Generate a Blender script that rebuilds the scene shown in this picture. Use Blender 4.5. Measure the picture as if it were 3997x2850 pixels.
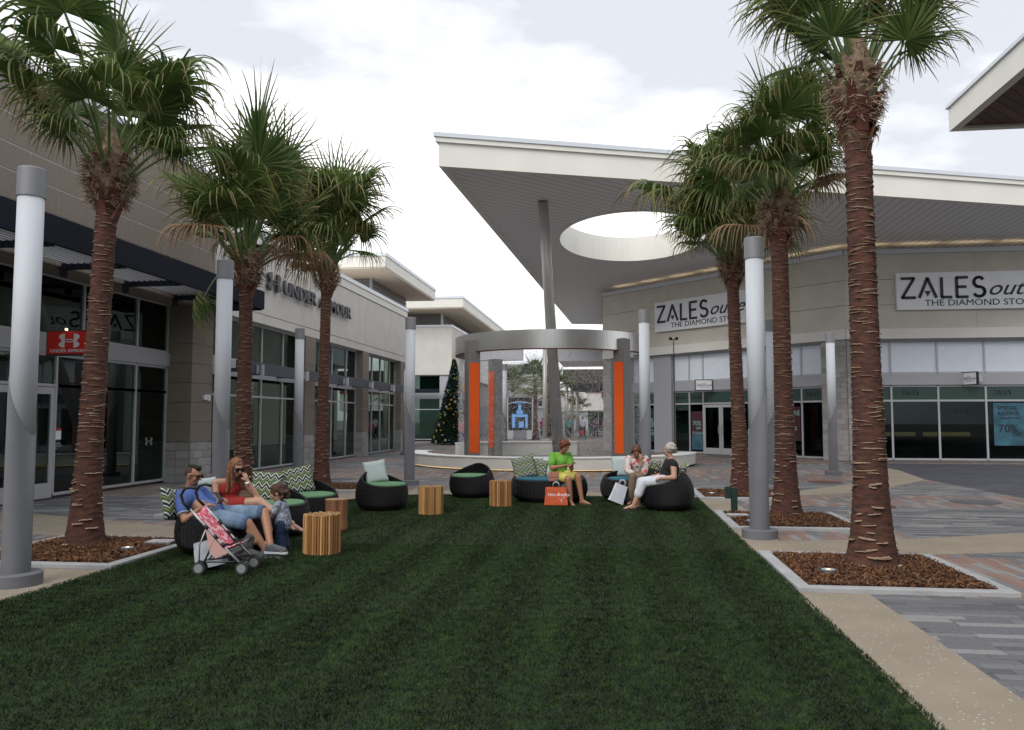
import bpy, bmesh, math, random
import numpy as np
from mathutils import Vector, Matrix
random.seed(7); RNG = np.random.default_rng(7)
for o in list(bpy.data.objects): bpy.data.objects.remove(o)
SC = bpy.context.scene; C = SC.collection
PI = math.pi
# ------------------------------------------------------------------ camera
cd = bpy.data.cameras.new('camera'); cam = bpy.data.objects.new('camera', cd); C.objects.link(cam)
cam.location = (0, 0, 1.6); cam.rotation_euler = (math.radians(90 + 3.874), 0, math.radians(7.252))
cd.lens = 28.0; cd.sensor_width = 36; cd.clip_end = 2000; cd.clip_start = .05
SC.camera = cam
# ------------------------------------------------------------------ world, sun, exposure
SUN_EL, SUN_AZ = math.radians(42), math.radians(205)     # azimuth east of +Y
W = bpy.data.worlds.new('World'); SC.world = W; W.use_nodes = True
nt = W.node_tree; nt.nodes.clear()
def wn(t): return nt.nodes.new(t)
out = wn('ShaderNodeOutputWorld'); bg = wn('ShaderNodeBackground'); bg.inputs[1].default_value = .1
sky = wn('ShaderNodeTexSky'); sky.sky_type = 'NISHITA'; sky.sun_disc = False
sky.sun_elevation = SUN_EL; sky.sun_rotation = SUN_AZ; sky.air_density = 1.2; sky.dust_density = 2.5
tc = wn('ShaderNodeTexCoord'); mp = wn('ShaderNodeMapping'); mp.inputs['Scale'].default_value = (1, 1, 2.6)
mp.inputs['Location'].default_value = (1.75, .6, .2)
n1 = wn('ShaderNodeTexNoise'); n1.inputs['Scale'].default_value = 2.3; n1.inputs['Detail'].default_value = 7; n1.inputs['Roughness'].default_value = .52
r1 = wn('ShaderNodeValToRGB')
r1.color_ramp.elements[0].position = .41; r1.color_ramp.elements[0].color = (6.3, 6.5, 7.0, 1)
r1.color_ramp.elements[1].position = .58; r1.color_ramp.elements[1].color = (13.0, 13.0, 13.1, 1)
e = r1.color_ramp.elements.new(.49); e.color = (9.1, 9.2, 9.5, 1)
mx = wn('ShaderNodeMix'); mx.data_type = 'RGBA'; mx.inputs[0].default_value = .93
L = nt.links.new
L(tc.outputs['Generated'], mp.inputs[0]); L(mp.outputs[0], n1.inputs['Vector']); L(n1.outputs[0], r1.inputs[0])
L(sky.outputs[0], mx.inputs[6]); L(r1.outputs[0], mx.inputs[7]); L(mx.outputs[2], bg.inputs[0]); L(bg.outputs[0], out.inputs[0])
sl = bpy.data.lights.new('sun', 'SUN'); sl.energy = 1.3; sl.angle = math.radians(35); sl.color = (1, .96, .9)
so = bpy.data.objects.new('sun', sl); C.objects.link(so)
sd = Vector((math.sin(SUN_AZ) * math.cos(SUN_EL), math.cos(SUN_AZ) * math.cos(SUN_EL), math.sin(SUN_EL)))
so.rotation_euler = sd.to_track_quat('Z', 'Y').to_euler()
vs = SC.view_settings; vs.view_transform = 'Standard'; vs.look = 'None'; vs.exposure = .42; vs.gamma = 1; vs.use_curve_mapping = False
SC.render.engine = 'CYCLES'; SC.cycles.max_bounces = 8; SC.cycles.transparent_max_bounces = 24

# ------------------------------------------------------------------ materials
def mat(name, col, rough=.7, metal=0, nscale=0, namt=.15, bump=0, bscale=None, spec=.5, emit=None, estr=0, coord='Object', detail=4, stretch=None, ncol=None):
    m = bpy.data.materials.new(name); m.use_nodes = True; t = m.node_tree; b = t.nodes['Principled BSDF']
    b.inputs['Base Color'].default_value = (*col, 1); b.inputs['Roughness'].default_value = rough; b.inputs['Metallic'].default_value = metal
    b.inputs['Specular IOR Level'].default_value = spec
    if emit: b.inputs['Emission Color'].default_value = (*emit, 1); b.inputs['Emission Strength'].default_value = estr
    if nscale or bump:
        c = t.nodes.new('ShaderNodeTexCoord'); mpn = t.nodes.new('ShaderNodeMapping'); t.links.new(c.outputs[coord], mpn.inputs[0])
        if stretch: mpn.inputs['Scale'].default_value = stretch
    if nscale:
        n = t.nodes.new('ShaderNodeTexNoise'); n.inputs['Scale'].default_value = nscale; n.inputs['Detail'].default_value = detail
        t.links.new(mpn.outputs[0], n.inputs['Vector'])
        r = t.nodes.new('ShaderNodeValToRGB'); r.color_ramp.elements[0].position = .3; r.color_ramp.elements[1].position = .7
        lo = [c_ * (1 - namt) for c_ in col] if ncol is None else ncol
        hi = [min(1, c_ * (1 + namt)) for c_ in col] if ncol is None else col
        r.color_ramp.elements[0].color = (*lo, 1); r.color_ramp.elements[1].color = (*hi, 1)
        t.links.new(n.outputs[0], r.inputs[0]); t.links.new(r.outputs[0], b.inputs['Base Color'])
    if bump:
        n2 = t.nodes.new('ShaderNodeTexNoise'); n2.inputs['Scale'].default_value = bscale or 60; n2.inputs['Detail'].default_value = 3
        t.links.new(mpn.outputs[0], n2.inputs['Vector'])
        bp = t.nodes.new('ShaderNodeBump'); bp.inputs['Strength'].default_value = bump; bp.inputs['Distance'].default_value = .01
        t.links.new(n2.outputs[0], bp.inputs['Height']); t.links.new(bp.outputs[0], b.inputs['Normal'])
    return m
def glassmat(name, tint, gl=(.8, .9, .88)):
    m = bpy.data.materials.new(name); m.use_nodes = True; t = m.node_tree; t.nodes.clear()
    o = t.nodes.new('ShaderNodeOutputMaterial'); mxs = t.nodes.new('ShaderNodeMixShader'); tr = t.nodes.new('ShaderNodeBsdfTransparent'); g = t.nodes.new('ShaderNodeBsdfGlossy')
    fr = t.nodes.new('ShaderNodeFresnel'); fr.inputs[0].default_value = 1.5
    mu = t.nodes.new('ShaderNodeMath'); mu.operation = 'MULTIPLY_ADD'; mu.inputs[1].default_value = 1.25; mu.inputs[2].default_value = .02; mu.use_clamp = True
    tr.inputs[0].default_value = (*tint, 1); g.inputs[0].default_value = (*gl, 1); g.inputs[1].default_value = .015
    t.links.new(fr.outputs[0], mu.inputs[0]); t.links.new(mu.outputs[0], mxs.inputs[0]); t.links.new(tr.outputs[0], mxs.inputs[1]); t.links.new(g.outputs[0], mxs.inputs[2]); t.links.new(mxs.outputs[0], o.inputs[0])
    return m
M = {}
M['stucco'] = mat('white_stucco', (.60, .585, .555), .9, nscale=1.2, namt=.06, bump=.25, bscale=90)
M['fascia'] = mat('fascia_stucco', (.74, .73, .68), .85, nscale=1.0, namt=.04, bump=.15, bscale=80)
M['capmetal'] = mat('cap_metal', (.62, .65, .70), .4, .2)
M['beige'] = mat('beige_panel', (.60, .57, .50), .9, nscale=1.5, namt=.06, bump=.2, bscale=90)
M['stone'] = mat('taupe_stone', (.22, .185, .155), .85, nscale=9, namt=.12, bump=.2, bscale=60, stretch=(1, 1, 4))
M['cmu'] = [mat('block_%d' % i, c_, .9, nscale=60, namt=.15, bump=.3, bscale=120) for i, c_ in enumerate([(.34, .33, .32), (.30, .29, .28), (.38, .37, .36)])]
M['mortar'] = mat('mortar', (.30, .295, .29), .95)
M['joint'] = mat('joint_metal', (.55, .55, .57), .5)
M['alu'] = mat('aluminium_frame', (.46, .47, .50), .45, .15)
M['alul'] = mat('grey_band', (.38, .39, .425), .6)
M['soffitwhite'] = mat('soffit_paint', (.80, .70, .58), .8)
M['louver'] = mat('louver', (.20, .19, .185), .6)
M['steel'] = mat('dark_steel', (.014, .018, .030), .8, spec=.2)
M['steelb'] = mat('slate_blue_steel', (.055, .062, .09), .5)
M['glass'] = glassmat('shop_glass', (.58, .76, .70), (.7, .85, .8))
M['glassd'] = glassmat('dark_shop_glass', (.24, .30, .28), (.26, .32, .32))
M['film'] = mat('green_film', (.035, .075, .062), .35)
M['white'] = mat('white_paint', (.84, .86, .89), .6, nscale=2, namt=.03)
M['blind'] = mat('white_blind', (.74, .79, .88), .8, nscale=5, namt=.03)
M['navy'] = mat('navy_letter', (.012, .013, .03), .5)
M['interior'] = mat('interior_wall', (.20, .26, .235), .9)
M['intfloor'] = mat('interior_floor', (.16, .14, .12), .5)
M['intdark'] = mat('interior_dark', (.02, .02, .022), .9)
M['soffit'] = mat('soffit_panel', (.74, .74, .76), .5, 0)
M['soffitgap'] = mat('soffit_gap', (.03, .03, .03), .9)
M['warm'] = mat('warm_light', (1, .8, .5), .5, emit=(1, .76, .46), estr=1.9)
M['warmdim'] = mat('warm_light_dim', (1, .8, .5), .5, emit=(1, .72, .4), estr=1.6)
M['post'] = mat('grey_post', (.145, .15, .165), .8, 0, nscale=2, namt=.06)
M['lens'] = mat('pole_lens', (.52, .55, .60), .65, nscale=1.2, namt=.04)
M['brushed'] = mat('brushed_steel', (.55, .55, .54), .30, .9, nscale=3, namt=.12, stretch=(40, 40, 1), bump=.05, bscale=30)
M['brushedd'] = mat('brushed_steel_post', (.26, .255, .25), .45, .7, nscale=3, namt=.2, stretch=(3, 3, 30))
M['orange'] = mat('orange_panel', (.72, .10, .012), .35, nscale=3, namt=.05)
M['column'] = mat('column_paint', (.42, .41, .38), .4, .3, nscale=1, namt=.05)
M['basin'] = mat('basin_concrete', (.60, .59, .55), .8, nscale=2, namt=.06, bump=.1)
M['basintop'] = mat('basin_cap', (.72, .72, .71), .7, nscale=4, namt=.05)
M['gold'] = mat('led_strip', (1, .8, .4), .5, emit=(1, .72, .36), estr=.6)
M['concrete'] = mat('kerb_concrete', (.36, .365, .375), .85, nscale=5, namt=.12, bump=.2, bscale=60)
M['wood_soffit'] = [mat('wood_soffit_%d' % i, c_, .6, nscale=3, namt=.3, stretch=(1, 12, 1)) for i, c_ in enumerate([(.10, .048, .030), (.13, .065, .040), (.08, .038, .026)])]
# shell aggregate concrete
def aggregate():
    m = mat('shell_concrete', (.27, .23, .175), .9, nscale=1.4, namt=.10, bump=.3, bscale=150, detail=8); t = m.node_tree; b = t.nodes['Principled BSDF']
    ramp = [n for n in t.nodes if n.type == 'VALTORGB'][0]; c = [n for n in t.nodes if n.type == 'TEX_COORD'][0]
    v = t.nodes.new('ShaderNodeTexVoronoi'); v.inputs['Scale'].default_value = 26; t.links.new(c.outputs['Object'], v.inputs['Vector'])
    r = t.nodes.new('ShaderNodeValToRGB'); r.color_ramp.elements[0].position = .16; r.color_ramp.elements[0].color = (1, 1, 1, 1); r.color_ramp.elements[1].position = .22; r.color_ramp.elements[1].color = (0, 0, 0, 1)
    t.links.new(v.outputs['Distance'], r.inputs[0])
    sep = t.nodes.new('ShaderNodeSeparateColor'); t.links.new(v.outputs['Color'], sep.inputs[0])
    g = t.nodes.new('ShaderNodeMath'); g.operation = 'GREATER_THAN'; g.inputs[1].default_value = .45; t.links.new(sep.outputs[0], g.inputs[0])
    mu = t.nodes.new('ShaderNodeMath'); mu.operation = 'MULTIPLY'; t.links.new(r.outputs[0], mu.inputs[0]); t.links.new(g.outputs[0], mu.inputs[1])
    mxx = t.nodes.new('ShaderNodeMix'); mxx.data_type = 'RGBA'; t.links.new(mu.outputs[0], mxx.inputs[0]); t.links.new(ramp.outputs[0], mxx.inputs[6])
    mxx.inputs[7].default_value = (.50, .46, .41, 1); t.links.new(mxx.outputs[2], b.inputs['Base Color'])
    return m
M['shell'] = aggregate()
M['paveg'] = [mat('paver_grey_%d' % i, c_, .8, nscale=25, namt=.14, bump=.15, bscale=150) for i, c_ in enumerate([(.125, .128, .14), (.16, .163, .172), (.235, .235, .235), (.095, .098, .108)])]
M['paver'] = [mat('paver_red_%d' % i, c_, .8, nscale=25, namt=.14, bump=.15, bscale=150) for i, c_ in enumerate([(.22, .14, .112), (.24, .17, .145), (.18, .135, .118)])]
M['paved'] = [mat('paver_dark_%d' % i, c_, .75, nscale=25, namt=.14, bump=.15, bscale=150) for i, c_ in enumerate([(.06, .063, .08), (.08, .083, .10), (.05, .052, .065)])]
M['bed'] = mat('paving_base', (.11, .105, .10), .95)
M['ground'] = mat('ground_far', (.2, .19, .18), .9, nscale=.5, namt=.2)
M['turfbase'] = mat('turf_base', (.007, .015, .005), .95, nscale=30, namt=.3)
M['skin'] = mat('skin_tan', (.34, .17, .10), .5, nscale=8, namt=.08)
M['skin2'] = mat('skin_fair', (.46, .26, .18), .5, nscale=8, namt=.08)
M['skin3'] = mat('skin_olive', (.26, .125, .075), .5, nscale=8, namt=.08)
M['black'] = mat('black_plastic', (.010, .010, .011), .55)
M['blackmat'] = mat('black_cloth', (.012, .012, .013), .9, bump=.3, bscale=40)
M['tube'] = mat('stroller_tube', (.42, .43, .45), .4, .6)
M['tubed'] = mat('stroller_tube_dark', (.06, .06, .065), .4, .5)

# ------------------------------------------------------------------ mesh helpers
class MB:
    def __init__(s): s.v = []; s.f = []; s.m = []
    def add(s, vs_, fs_, mi=0):
        n = len(s.v); s.v.extend([tuple(p) for p in vs_]); s.f.extend([tuple(i + n for i in f_) for f_ in fs_]); s.m.extend([mi] * len(fs_)); return s
    def box(s, x0, x1, y0, y1, z0, z1, mi=0, T=None):
        p = [(x0, y0, z0), (x1, y0, z0), (x1, y1, z0), (x0, y1, z0), (x0, y0, z1), (x1, y0, z1), (x1, y1, z1), (x0, y1, z1)]
        if T: p = [T @ Vector(q) for q in p]
        return s.add(p, [(0, 3, 2, 1), (4, 5, 6, 7), (0, 1, 5, 4), (1, 2, 6, 5), (2, 3, 7, 6), (3, 0, 4, 7)], mi)
    def prism(s, poly, z0, z1, mi=0):
        n = len(poly); a = sum(poly[i][0] * poly[(i + 1) % n][1] - poly[(i + 1) % n][0] * poly[i][1] for i in range(n))
        if a < 0: poly = poly[::-1]
        return s.add([(x, y, z0) for x, y in poly] + [(x, y, z1) for x, y in poly],
                     [tuple(range(n - 1, -1, -1)), tuple(range(n, 2 * n))] + [(i, (i + 1) % n, (i + 1) % n + n, i + n) for i in range(n)], mi)
    def prismxz(s, poly, y0, y1, mi=0):     # outline in x,z facing -y
        n = len(poly); a = sum(poly[i][0] * poly[(i + 1) % n][1] - poly[(i + 1) % n][0] * poly[i][1] for i in range(n))
        if a < 0: poly = poly[::-1]
        return s.add([(x, y0, z) for x, z in poly] + [(x, y1, z) for x, z in poly],
                     [tuple(range(n)), tuple(range(2 * n - 1, n - 1, -1))] + [(i, i + n, (i + 1) % n + n, (i + 1) % n) for i in range(n)], mi)
    def cyl(s, a, b, r0, r1=None, n=12, mi=0, caps=True):
        if r1 is None: r1 = r0
        a = Vector(a); b = Vector(b); d = (b - a).normalized(); u = d.orthogonal().normalized(); w = d.cross(u)
        vs_ = [a + (u * math.cos(2 * PI * i / n) + w * math.sin(2 * PI * i / n)) * r0 for i in range(n)] + [b + (u * math.cos(2 * PI * i / n) + w * math.sin(2 * PI * i / n)) * r1 for i in range(n)]
        fs_ = [(i, (i + 1) % n, (i + 1) % n + n, i + n) for i in range(n)]
        if caps: fs_ += [tuple(range(n - 1, -1, -1)), tuple(range(n, 2 * n))]
        return s.add(vs_, fs_, mi)
    def tube(s, pts, r, n=8, mi=0):
        pts = [Vector(p) for p in pts]; rs = r if isinstance(r, (list, tuple)) else [r] * len(pts)
        u = (pts[1] - pts[0]).normalized().orthogonal().normalized(); vs_ = []
        for i, p in enumerate(pts):
            d = ((pts[min(i + 1, len(pts) - 1)] - pts[max(i - 1, 0)])).normalized(); u = (u - d * u.dot(d)).normalized(); w = d.cross(u)
            vs_ += [p + (u * math.cos(2 * PI * k / n) + w * math.sin(2 * PI * k / n)) * rs[i] for k in range(n)]
        fs_ = [(i * n + k, i * n + (k + 1) % n, (i + 1) * n + (k + 1) % n, (i + 1) * n + k) for i in range(len(pts) - 1) for k in range(n)]
        fs_ += [tuple(range(n - 1, -1, -1)), tuple(range((len(pts) - 1) * n, len(pts) * n))]
        return s.add(vs_, fs_, mi)
    def sph(s, c, r, nu=12, nv=8, mi=0, T=None):
        if not isinstance(r, (tuple, list)): r = (r, r, r)
        vs_ = [(0, 0, 1)]; 
        for j in range(1, nv):
            a = PI * j / nv
            for i in range(nu): vs_.append((math.sin(a) * math.cos(2 * PI * i / nu), math.sin(a) * math.sin(2 * PI * i / nu), math.cos(a)))
        vs_.append((0, 0, -1)); q = []
        for p in vs_:
            w = Vector((p[0] * r[0], p[1] * r[1], p[2] * r[2]))
            if T is not None: w = T @ w
            q.append(w + Vector(c))
        fs_ = [(0, 1 + i, 1 + (i + 1) % nu) for i in range(nu)]
        for j in range(nv - 2):
            for i in range(nu): fs_.append((1 + j * nu + i, 1 + (j + 1) * nu + i, 1 + (j + 1) * nu + (i + 1) % nu, 1 + j * nu + (i + 1) % nu))
        k = 1 + (nv - 2) * nu; fs_ += [(k + i, len(vs_) - 1, k + (i + 1) % nu) for i in range(nu)]
        return s.add(q, fs_, mi)
    def cap(s, a, b, ra, rb=None):          # tapered capsule
        if rb is None: rb = ra
        s.sph(a, ra); s.sph(b, rb)
        if (Vector(a) - Vector(b)).length > 1e-4: s.cyl(a, b, ra, rb, 12)
        return s
    def lathe(s, prof, n=32, mi=0, sx=1, sy=1, cap0=True, cap1=True):
        vs_ = [(r * math.cos(2 * PI * i / n) * sx, r * math.sin(2 * PI * i / n) * sy, z) for r, z in prof for i in range(n)]
        fs_ = [(j * n + i, j * n + (i + 1) % n, (j + 1) * n + (i + 1) % n, (j + 1) * n + i) for j in range(len(prof) - 1) for i in range(n)]
        if cap0: fs_.append(tuple(range(n - 1, -1, -1)))
        if cap1: fs_.append(tuple(range((len(prof) - 1) * n, len(prof) * n)))
        return s.add(vs_, fs_, mi)
    def mesh(s, name, mats, smooth=False):
        me = bpy.data.meshes.new(name); me.from_pydata(s.v, [], s.f)
        for m in (mats if isinstance(mats, (list, tuple)) else [mats]): me.materials.append(m)
        if any(s.m): me.polygons.foreach_set('material_index', s.m)
        if smooth: me.polygons.foreach_set('use_smooth', [True] * len(s.f))
        me.update(); return me
    def build(s, name, mats, parent=None, smooth=False, loc=(0, 0, 0), rot=(0, 0, 0)):
        return link(name, s.mesh(name, mats, smooth), parent, loc, rot)
def link(name, me, parent=None, loc=(0, 0, 0), rot=(0, 0, 0), scale=None):
    o = bpy.data.objects.new(name, me); C.objects.link(o); o.location = loc; o.rotation_euler = rot
    if scale: o.scale = scale
    if parent: o.parent = parent
    return o
def tag(o, label=None, cat=None, group=None, kind=None):
    if label: o['label'] = label
    if cat: o['category'] = cat
    if group: o['group'] = group
    if kind: o['kind'] = kind
    return o
def thing(name, label, cat, loc=(0, 0, 0), rotz=0, group=None):
    return tag(link(name, None, None, loc, (0, 0, rotz)), label, cat, group)
def dup(root, loc, rotz=None, label=None):
    r = root.copy(); C.objects.link(r); r.location = loc
    if rotz is not None: r.rotation_euler = (0, 0, rotz)
    if label: r['label'] = label
    def rec(a, b):
        for ch in a.children:
            c = ch.copy(); C.objects.link(c); c.parent = b; rec(ch, c)
    rec(root, r); return r
def box(name, m, parent, *a): return MB().box(*a).build(name, m, parent)
def bevel(o, w=.004, seg=2):
    b = o.modifiers.new('bevel', 'BEVEL'); b.width = w; b.segments = seg; b.limit_method = 'ANGLE'; return o
def blob(name, mb, m, parent, voxel=.012, it=4, ns=0, nsc=.05):
    me = mb.mesh(name, m, True); o = link(name, me, parent)
    r = o.modifiers.new('remesh', 'REMESH'); r.mode = 'VOXEL'; r.voxel_size = voxel; r.use_smooth_shade = True
    s = o.modifiers.new('smooth', 'SMOOTH'); s.factor = .5; s.iterations = it
    if ns:
        tx = bpy.data.textures.new(name, 'CLOUDS'); tx.noise_scale = nsc
        d = o.modifiers.new('disp', 'DISPLACE'); d.texture = tx; d.strength = ns; d.mid_level = .5
    return o
def text(name, s, size, x, z, y, m, parent, ext=.01, sx=1, bold=0, shear=0, align='LEFT', T=None):
    cu = bpy.data.curves.new(name, 'FONT'); cu.body = s; cu.size = size; cu.extrude = ext; cu.align_x = align; cu.offset = bold; cu.shear = shear; cu.resolution_u = 3
    ob = bpy.data.objects.new(name, cu); C.objects.link(ob)
    dg = bpy.context.evaluated_depsgraph_get(); me = bpy.data.meshes.new_from_object(ob.evaluated_get(dg)); bpy.data.objects.remove(ob)
    R = Matrix.Translation((x, y, z)) @ Matrix.Rotation(PI / 2, 4, 'X') @ Matrix.Diagonal((sx, 1, 1, 1))
    if T: R = T @ R
    me.transform(R); me.materials.clear(); me.materials.append(m); me.name = name
    return link(name, me, parent)
def strokes(mb, lines, w, y0, y1, ox=0, oz=0, sc=1):
    for pl in lines:
        for (a, b) in zip(pl[:-1], pl[1:]):
            a = Vector((a[0] * sc + ox, a[1] * sc + oz)); b = Vector((b[0] * sc + ox, b[1] * sc + oz)); d = (b - a)
            if d.length < 1e-6: continue
            d.normalize(); n = Vector((-d.y, d.x)) * w / 2; e_ = d * w * .18
            mb.prismxz([tuple(a - e_ - n), tuple(b + e_ - n), tuple(b + e_ + n), tuple(a - e_ + n)], y0, y1)
def arc(cx, cz, rx, rz, a0, a1, n=10): return [(cx + rx * math.cos(math.radians(a0 + (a1 - a0) * i / n)), cz + rz * math.sin(math.radians(a0 + (a1 - a0) * i / n))) for i in range(n + 1)]
def zales(mb, x, z, h, y0, y1):
    w = h * .14
    strokes(mb, [[(0, 1), (.62, 1), (.02, 0), (.66, 0)]], w, y0, y1, x, z, h)
    strokes(mb, [[(.86, 0), (1.27, 1), (1.68, 0)]], w, y0, y1, x, z, h)
    mb.prismxz([(x + 1.13 * h, z + .33 * h), (x + 1.41 * h, z + .33 * h), (x + 1.27 * h, z + .06 * h)], y0, y1)
    strokes(mb, [[(1.95, 1), (1.95, 0), (2.42, 0)]], w, y0, y1, x, z, h)
    strokes(mb, [[(3.2, 1), (2.68, 1), (2.68, 0), (3.2, 0)], [(2.68, .52), (3.12, .52)]], w, y0, y1, x, z, h)
    S = arc(3.75, .75, .24, .25, 35, 270, 12) + arc(3.75, .26, .27, .25, 88, -150, 12)
    strokes(mb, [S], w, y0, y1, x, z, h)
def ua_logo(mb, x, z, h, y0, y1):          # interlocked arcs mark, h = half height
    for s in (1, -1):
        top = [(.70, 1.0), (1.05, .96), (1.38, .82), (1.58, .58), (1.50, .38), (1.26, .16), (1.08, 0)]
        poly = top + [(a, -b) for a, b in top[::-1][1:]] + [(.70, -.12), (.80, 0), (.70, .12)]
        mb.prismxz([(x + s * a * h, z + b * h) for a, b in poly], y0, y1)
    n = 24; o_ = [(x + .98 * h * math.cos(2 * PI * i / n), z + .24 * h * math.sin(2 * PI * i / n)) for i in range(n)]; i_ = [(x + .72 * h * math.cos(2 * PI * i / n), z + .10 * h * math.sin(2 * PI * i / n)) for i in range(n)]
    for k in range(n):
        q = (k + 1) % n; mb.prismxz([o_[k], o_[q], i_[q], i_[k]], y0 - .002, y1)
def glazing(parent, xs, zs, y, m_glass='glass', fw=.055, dp=.10, fm='alu', skip=(), names=('window', 'pane')):
    mb = MB()
    for x in xs: mb.box(x - fw / 2, x + fw / 2, y - dp / 2, y + dp / 2, zs[0], zs[-1])
    for z in zs:
        for a, b in zip(xs[:-1], xs[1:]): mb.box(a + fw / 2, b - fw / 2, y - dp / 2 + .003, y + dp / 2 - .003, z - fw / 2, z + fw / 2)
    fr = mb.build(names[0], M[fm], parent)
    for i, (a, b) in enumerate(zip(xs[:-1], xs[1:])):
        for j, (c_, d_) in enumerate(zip(zs[:-1], zs[1:])):
            if (i, j) in skip: continue
            g = M[m_glass] if isinstance(m_glass, str) else M[m_glass[j % len(m_glass)]]
            MB().box(a + fw / 2, b - fw / 2, y - .006, y + .006, c_ + fw / 2, d_ - fw / 2).build(names[1], g, fr)
    return fr
def blocks(parent, x0, x1, y, z0, z1, depth=.05, bw=.4, bh=.2, side=None):
    """courses of masonry blocks on a face looking to -y (or a side face: side=(x, y0, y1))"""
    g = .008; cache = {}
    r = 0; z = z0
    while z < z1 - .02:
        zt = min(z + bh, z1); a = x0 - (bw / 2 if r % 2 else 0)
        while a < x1 - .01:
            l = max(a, x0); rr = min(a + bw, x1)
            if rr - l > .03:
                jj = random.uniform(0, .004)
                MB().box(l + g / 2, rr - g / 2, y - depth - jj, y, z + g / 2, zt - g / 2).build('block', random.choice(M['cmu']), parent)
            a += bw
        z = zt; r += 1

# ------------------------------------------------------------------ ground, paving
gm = MB(); gm.prism([(-400, -200), (400, -200), (400, 700), (-400, 700)], -.3, -.03); tag(gm.build('ground', M['ground']), kind='structure')
plaza = tag(MB().prism([(-11.4, -10), (30, -10), (30, 110), (-14, 110)], -.03, -.012).build('paved_plaza', M['bed']), kind='structure')
def zone(x, y):
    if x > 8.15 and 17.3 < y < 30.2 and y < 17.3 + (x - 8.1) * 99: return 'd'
    if x > 1.6:
        if y < 7.75: return 'gx'
        if y < 9.9: return 'ry'
        if y < 11.95 and x < 4.1: return 'ry'
        if y < 15.35: return 'gx'
        if y < 17.8: return 'ry'
        if y < 21.3: return 'gx'
        if y < 26.5: return 'ry'
        if y < 29: return 'gx'
        return 'ry'
    if x < -5.2:
        if y < 8.6: return 'gx'
        if y < 10.4: return 'ry'
        if y < 11.9: return 'ry'
        if y < 15.5: return 'gx'
        if y < 18.5: return 'ry'
        if y < 21: return 'gx'
        if y < 25: return 'ry'
        if y < 29: return 'gx'
        return 'ry' if int(y / 4) % 2 else 'gx'
    if y < 18.6: return 'ry'
    if y < 21.4: return 'gx'
    if y < 25: return 'ry'
    return 'ry' if int(y / 4) % 2 else 'gx'
pv, pf, pm = [], [], []
near = []
allm = M['paveg'] + M['paver'] + M['paved']
def put(x0, x1, y0, y1, k):
    dz = random.uniform(-.0015, .0015)
    cx_, cy_ = (x0 + x1) / 2, (y0 + y1) / 2
    if -5.1 < cx_ < 1.5 and cy_ < 16.3: return
    if math.hypot(cx_ + 2.25, cy_ - 29.25) < 5.0: return
    dist = math.hypot(cx_, cy_); ang = cx_ / max(cy_, .1)
    vis = 3.9 < cy_ < 11.5 and 2.2 < cx_ and ang < .50 and not (1.75 < cx_ < 3.5 and 7.9 < cy_ < 9.8) and not (cx_ > 2 and cy_ > 9.9)
    if vis: near.append((dist, x0, x1, y0, y1, dz, k))
    else: pave_far(x0, x1, y0, y1, dz, k)
def pave_far(x0, x1, y0, y1, dz, k):
    n = len(pv); pv.extend([(x0, y0, dz), (x1, y0, dz), (x1, y1, dz), (x0, y1, dz), (x0, y0, -.012), (x1, y0, -.012), (x1, y1, -.012), (x0, y1, -.012)])
    pf.extend([(n, n + 1, n + 2, n + 3), (n + 4, n + 5, n + 1, n), (n + 5, n + 6, n + 2, n + 1), (n + 7, n + 4, n, n + 3)]); pm.extend([k] * 4)
def pick(z):
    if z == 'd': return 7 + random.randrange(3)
    if z == 'gx': return random.choice([0, 0, 1, 1, 2, 3])
    return random.choice([4, 4, 5, 5, 6, 0, 1, 2])
PW, PL, G_ = .11, .60, .004
def fill(x0, x1, y0, y1, zt):
    if zt in ('gx', 'd'):
        y = y0; 
        while y < y1 - .02:
            a = x0 - random.choice([0, .15, .3, .45])
            while a < x1:
                pl_ = random.choice([.3, .45, .6, .6, .9]); l, r = max(a, x0), min(a + pl_, x1)
                if r - l > .03: put(l + G_ / 2, r - G_ / 2, y + G_ / 2, min(y + PW, y1) - G_ / 2, pick(zt))
                a += pl_
            y += PW
    else:
        x = x0
        while x < x1 - .02:
            a = y0 - random.choice([0, .15, .3, .45])
            while a < y1:
                pl_ = random.choice([.3, .45, .6, .6, .9]); l, r = max(a, y0), min(a + pl_, y1)
                if r - l > .03: put(x + G_ / 2, min(x + PW, x1) - G_ / 2, l + G_ / 2, r - G_ / 2, pick(zt))
                a += pl_
            x += PW
def col(x0, x1, cuts):
    for a, b in zip(cuts[:-1], cuts[1:]):
        fill(x0, x1, a, b, zone((x0 + x1) / 2, (a + b) / 2))
col(1.6, 4.1, [3.6, 7.75, 9.9, 11.95, 15.35, 17.8, 21.3, 26.5, 29, 34, 42])
col(4.1, 8.2, [3.6, 7.75, 9.9, 11.95, 15.35, 17.8, 21.3, 26.5, 29, 34])
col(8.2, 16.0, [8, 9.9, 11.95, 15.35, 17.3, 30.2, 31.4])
col(-5.2, 1.6, [16.3, 18.6, 21.4, 25, 28, 32, 36, 40, 44])
col(-11.2, -5.2, [4, 8.6, 10.4, 11.9, 15.5, 18.5, 21, 25, 29, 32, 36, 40, 44, 48])
near.sort()
for i, (d_, x0, x1, y0, y1, dz, k) in enumerate(near):
    if i < 300: MB().box(x0, x1, y0, y1, -.012, dz).build('paver', allm[k], plaza)
    else: pave_far(x0, x1, y0, y1, dz, k)
me = bpy.data.meshes.new('far_pavers'); me.from_pydata(pv, [], pf)
for m_ in allm: me.materials.append(m_)
me.polygons.foreach_set('material_index', pm); me.update()
tag(link('paver_field', me, plaza), kind='stuff')
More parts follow.
